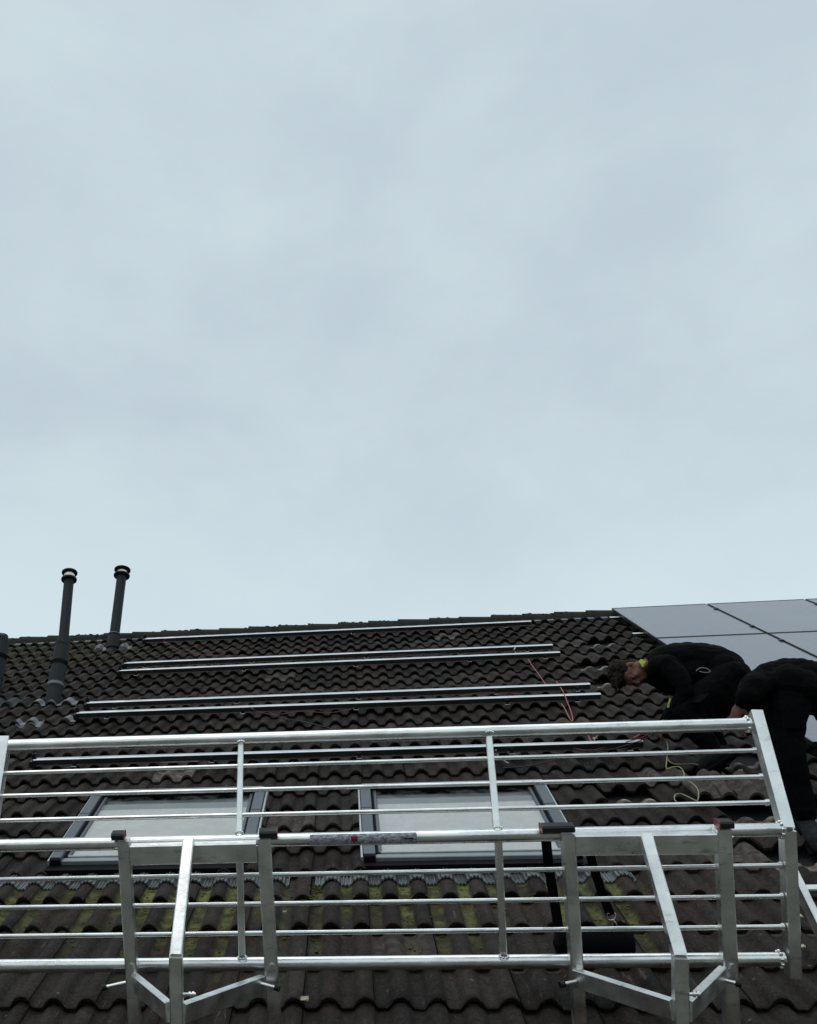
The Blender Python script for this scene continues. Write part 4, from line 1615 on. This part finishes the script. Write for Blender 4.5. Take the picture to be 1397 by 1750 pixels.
def hand(mb, w, d, palm, s=1.0, curl=0.5, thumb=1):
    """wrist w, direction of the fingers d, palm normal; five curled fingers"""
    d = d.normalized()
    palm = (palm - d * palm.dot(d)).normalized()
    sd_ = d.cross(palm)
    mb.ball(w + d * 0.045 * s, 0.045 * s, 0.9, 0.42, 1.0, 14, Matrix((sd_, palm, d)).transposed())
    for k, (x, l) in enumerate(((-0.03, 0.062), (-0.01, 0.074), (0.01, 0.07), (0.029, 0.055))):
        p = w + d * 0.08 * s + sd_ * x * s
        dd = d
        rad = 0.0092 * s
        chain = [(p, rad)]
        for seg_ in range(3):
            dd = (dd * math.cos(curl) + palm * math.sin(curl)).normalized()
            p = p + dd * (l * s * (0.42, 0.33, 0.25)[seg_])
            rad *= 0.93
            chain.append((p, rad))
        limb(mb, chain)
    p = w + d * 0.025 * s + sd_ * 0.03 * s * thumb
    chain = [(p, 0.013 * s)]
    dd = (d * 0.7 + sd_ * thumb * 0.7 + palm * 0.3).normalized()
    for l in (0.034, 0.026):
        p = p + dd * l * s
        chain.append((p, 0.0105 * s))
        dd = (dd + palm * 0.4 + d * 0.3).normalized()
    limb(mb, chain)


def shoe(mb, ms, ankle, toe, s=1.0):
    d = toe - ankle
    fl = d.normalized()
    up = Vector((0, 0, 1)) - fl * fl.z
    up.normalize()
    heel = ankle - fl * 0.05 * s - up * 0.05 * s
    tp = toe - up * 0.0
    limb(mb, [(ankle + up * 0.0, 0.045 * s), (heel, 0.04 * s)])
    limb(mb, [(heel, 0.042 * s), (ankle + fl * 0.06 * s - up * 0.035 * s, 0.045 * s), (tp - fl * 0.03 * s - up * 0.02 * s, 0.04 * s), (tp - up * 0.03 * s, 0.033 * s)])
    ms.box(heel - fl * 0.03 * s - up * 0.043 * s, tp + fl * 0.025 * s - up * 0.06 * s, fl.cross(up), 0.088 * s, 0.02 * s, 0.006)


def person_frame(py_feet, px_feet, h=0.05):
    return hroof(px_feet, py_feet, h)


# --- the crouching man with bare head
f1 = person_frame(1318, 1215)


def A1(px, py, dy=0.0): return hit(px, py, f1 + Vector((0, dy, 0)), Vector((0, 1, 0)))


skin, hair, jack, grn, tr, sh, so_ = MB(), MB(), MB(), MB(), MB(), MB(), MB()
hc = A1(1076, 1152, 0.0)
upv = (A1(1046, 1156) - A1(1108, 1147)).normalized()
fw = Vector((0.12, -0.42, -1.0))
PH_ = head(skin, hair, hc, upv, fw, 1.0)
# fringe hanging from the crown
for i in range(60):
    q = A1(1048 + random.uniform(-3, 12), 1165 + random.uniform(-12, 6), random.uniform(-0.07, 0.07))
    hair.tube(q, q + Vector((random.uniform(-0.02, 0.012), random.uniform(-0.01, 0.01), random.uniform(-0.075, -0.03))), 0.009, 5, 0.002)
limb(skin, [(A1(1090, 1146), 0.06), (A1(1112, 1140), 0.062), (A1(1130, 1140), 0.09)])
torso = [(1122, 1136, .085), (1142, 1133, .118), (1165, 1132, .125), (1190, 1132, .128), (1215, 1136, .13), (1238, 1142, .13), (1252, 1152, .125)]
limb(skin, [(A1(x, y), r * .85) for x, y, r in torso])
limb(jack, [(A1(x, y), r) for x, y, r in torso[:-1]])
limb(jack, [(A1(1128, 1142, -0.12), .085), (A1(1150, 1140, 0.12), .085), (A1(1128, 1150, 0.0), .11), (A1(1150, 1160, 0.0), .12), (A1(1190, 1150, 0), .12)])
# arms
for dy, (s_, e_, w_, h_) in ((-0.17, ((1143, 1138), (1173, 1184), (1146, 1228), (1132, 1246))), (0.17, ((1150, 1142), (1168, 1192), (1140, 1230), (1124, 1248)))):
    k = dy * 0.6
    pts = [(A1(*s_, dy), .075), (A1((s_[0] + e_[0]) / 2 + 6, (s_[1] + e_[1]) / 2, dy * 1.2), .066), (A1(*e_, dy * 1.15), .058), (A1((e_[0] + w_[0]) / 2, (e_[1] + w_[1]) / 2, dy * .9), .052), (A1(*w_, k), .042)]
    limb(jack, pts)
    limb(skin, [(p, r * .72) for p, r in pts])
    wp, hp = A1(*w_, k), A1(*h_, k * .7)
    limb(skin, [(pts[-1][0], 0.03), (wp + (hp - wp) * .2, 0.026)])
    hand(skin, wp + (hp - wp) * .25, hp - wp, Vector((-0.3, 0.2 if dy < 0 else -0.2, -0.6)), 1.0, 0.5, 1 if dy < 0 else -1)
# legs: near thigh folded, shin back to the boot
shoes1 = []
for dy, kx, ky in ((-0.13, 0, 0), (0.16, 34, 12)):
    hp = A1(1250 + kx * .1, 1160, dy * .7)
    kn = A1(1170 + kx, 1222 + ky, dy * 1.2)
    an = A1(1222 + kx * .3, 1284, dy * 1.05)
    mid = (hp + kn) / 2
    tp = [(hp, .122), (mid, .112), (kn, .078), ((kn + an) / 2, .072), (an, .056)]
    limb(tr, tp)
    limb(skin, [(p, r * .7) for p, r in tp])
    toe = A1(1196 + kx * .6, 1306, dy * 1.05)
    sh, so_ = MB(), MB()
    shoe(sh, so_, an, toe)
    shoes1.append((sh, so_))
limb(tr, [(A1(1225, 1172, 0), .13), (A1(1215, 1205, 0.05), .12), (A1(1238, 1195, 0.05), .11)])
limb(tr, [(A1(1238, 1148, -0.06), .12), (A1(1238, 1150, 0.08), .12), (A1(1256, 1158, 0), .12)])
# green back panel
for x, y, r in ((1140, 1131, .12), (1160, 1129.5, .127), (1180, 1129, .13), (1202, 1131, .132), (1222, 1135, .134), (1242, 1142, .126)):
    grn.ball(A1(x, y, 0.0) + Vector((0, 0, 0.006)), r, 1.0, 0.8, 1.0, 18)
me = remesh(skin, 0.0075, 3)
p1 = link('person', me, SKIN, None, loc=f1)
tag(p1, 'person with bare brown hair and black jacket crouching head down beside the solar panels', 'person')
me = remesh(hair, 0.006, 1); link('hair', me, HAIR, p1)
me = remesh(jack, 0.0095, 3); folds(me, 1.3); link('jacket', me, JACKET, p1)
me = remesh(grn, 0.0095, 3); folds(me, 1.3)
# keep only the upper skin of the panel: a yoke over the back
o = link('back_yoke', me, JGREEN, p1)
me = remesh(tr, 0.0095, 3); folds(me, 4.3); link('trousers', me, TROUS, p1)
for sh, so_ in shoes1:
    o = link('shoe', remesh(sh, 0.009, 3), SHOEB, p1)
    so_.build('sole', SOLE, o)
b = MB()
pcn = A1(1098, 1138, -0.075)
pts = [A1(1092, 1130, -0.07), A1(1098, 1128.5, -0.075), A1(1104, 1131, -0.08), A1(1103, 1137, -0.085), A1(1099, 1142, -0.085), A1(1095, 1136, -0.08)]
b.cap([q - Vector((0, 0.006, 0)) for q in pts])
b.grid([[q for q in pts], [q - Vector((0, 0.006, 0)) for q in pts]], True)
b.path([A1(1096, 1129, -0.06), A1(1100, 1134, -0.085), A1(1099, 1141, -0.09)], 0.010, 8)
b.build('neon_collar', NEON, p1)
b = MB()
b.path([A1(1146.5, 1195, -0.165), A1(1144, 1203, -0.165), A1(1142.5, 1210, -0.16)], 0.0075, 8)
b.build('neon_cuff_badge', NEON, p1)
b = MB()
b.path([A1(1190, 1147, -0.15), A1(1198, 1142, -0.155), A1(1208, 1143, -0.155), A1(1215, 1148, -0.15), A1(1206, 1150, -0.155), A1(1196, 1148, -0.155)], 0.0035, 6)
b.build('waist_cord', mat('cream_cord', (0.22, 0.21, 0.17), 0.6), p1)
# eyes, closed and looking down
b = MB()
for x in (-1, 1): b.ball(PH_(0.032 * x, 0.081, 0.0), 0.011, 1.2, 1, 0.7, 10)
b.build('eyes', mat('eye', (0.05, 0.035, 0.03), 0.3), p1)

# --- the man bent over, at the right edge
f2 = hroof(1382, 1436, 0.05)


def A2(px, py, dy=0.0): return hit(px, py, f2 + Vector((0, dy, 0)), Vector((0, 1, 0)))


skin, hair, jack, tr, sh, so_ = MB(), MB(), MB(), MB(), MB(), MB()
tor = [(1400, 1174, .145), (1374, 1168, .145), (1348, 1165, .14), (1322, 1170, .135), (1302, 1182, .12)]
limb(jack, [(A2(x, y), r) for x, y, r in tor])
limb(jack, [(A2(1350, 1172, -0.1), .12), (A2(1345, 1175, 0.12), .12), (A2(1370, 1178, 0.1), .12), (A2(1370, 1178, -0.1), .115)])
limb(skin, [(A2(x, y), r * .8) for x, y, r in tor])
arm = [(A2(1304, 1168, -0.13), .08), (A2(1289, 1174, -0.19), .074), (A2(1279, 1190, -0.21), .062), (A2(1272, 1201, -0.13), .046)]
limb(jack, arm)
limb(skin, [(p, r * .7) for p, r in arm])
wp = A2(1266, 1203, -0.11)
limb(skin, [(arm[-1][0], .034), (wp, .028)])
hand(skin, wp, A2(1259, 1222, -0.08) - wp, Vector((0.35, 0.5, -0.2)), 1.0, 0.28, 1)
arm2 = [(A2(1305, 1185, 0.17), .08), (A2(1290, 1205, 0.24), .06), (A2(1278, 1225, 0.2), .045)]
limb(jack, arm2)
limb(skin, [(p, r * .7) for p, r in arm2])
wp = A2(1276, 1228, 0.2)
limb(skin, [(arm2[-1][0], .034), (wp, .028)])
hand(skin, wp, A2(1268, 1245, 0.2) - wp, Vector((0.3, -0.5, -0.2)), 1.0, 0.4, -1)
hc2 = A2(1312, 1208, 0.1)
head(skin, hair, hc2, Vector((-0.45, 0.1, -0.85)), Vector((-0.5, 0.7, 0.2)), 0.95)
limb(skin, [(hc2, .05), (A2(1310, 1190, 0.0), .06)])
leg = [(A2(1352, 1186, -0.05), .135), (A2(1342, 1222, -0.08), .112), (A2(1347, 1262, -0.1), .087), (A2(1352, 1300, -0.1), .078), (A2(1363, 1345, -0.06), .074), (A2(1375, 1390, -0.04), .062)]
limb(tr, leg)
limb(skin, [(p, r * .72) for p, r in leg])
leg2 = [(A2(1404, 1180, 0.05), .13), (A2(1432, 1225, 0.08), .105), (A2(1458, 1275, 0.05), .08), (A2(1466, 1330, 0.1), .072), (A2(1470, 1385, 0.15), .056)]
limb(tr, leg2)
limb(skin, [(p, r * .72) for p, r in leg2])
limb(tr, [(A2(1375, 1180), .14), (A2(1390, 1182), .14)])
shoes2 = []
for a_, t_ in ((leg[-1][0], A2(1398, 1440, -0.12)), (leg2[-1][0], A2(1490, 1425, 0.05))):
    sh, so_ = MB(), MB()
    shoe(sh, so_, a_, t_, 1.05)
    shoes2.append((sh, so_))
pk = MB()
pk.box(A2(1352, 1216, -0.215), A2(1356, 1246, -0.20), EU, 0.1, 0.014, 0.005)
kp = MB()
kp.box(A1(1205, 1188, -0.27), A1(1190, 1202, -0.275), EV, 0.09, 0.014, 0.005)
me = remesh(skin, 0.0075, 3)
p2 = link('person', me, SKIN, None, loc=f2)
tag(p2, 'person in black sweater and dark trousers bent double at the right photo edge', 'person')
me = remesh(hair, 0.006, 1); link('hair', me, HAIR, p2)
me = remesh(jack, 0.0095, 3); folds(me, 7.3); link('jacket', me, JACKET, p2)
me = remesh(tr, 0.0095, 3); folds(me, 2.3); link('trousers', me, TROUS, p2)
pk.build('thigh_pocket', TROUS, p2)
kp.build('thigh_pocket', TROUS, p1)
for sh, so_ in shoes2:
    o = link('shoe', remesh(sh, 0.009, 3), SHOE, p2)
    so_.build('sole', SOLE, o)
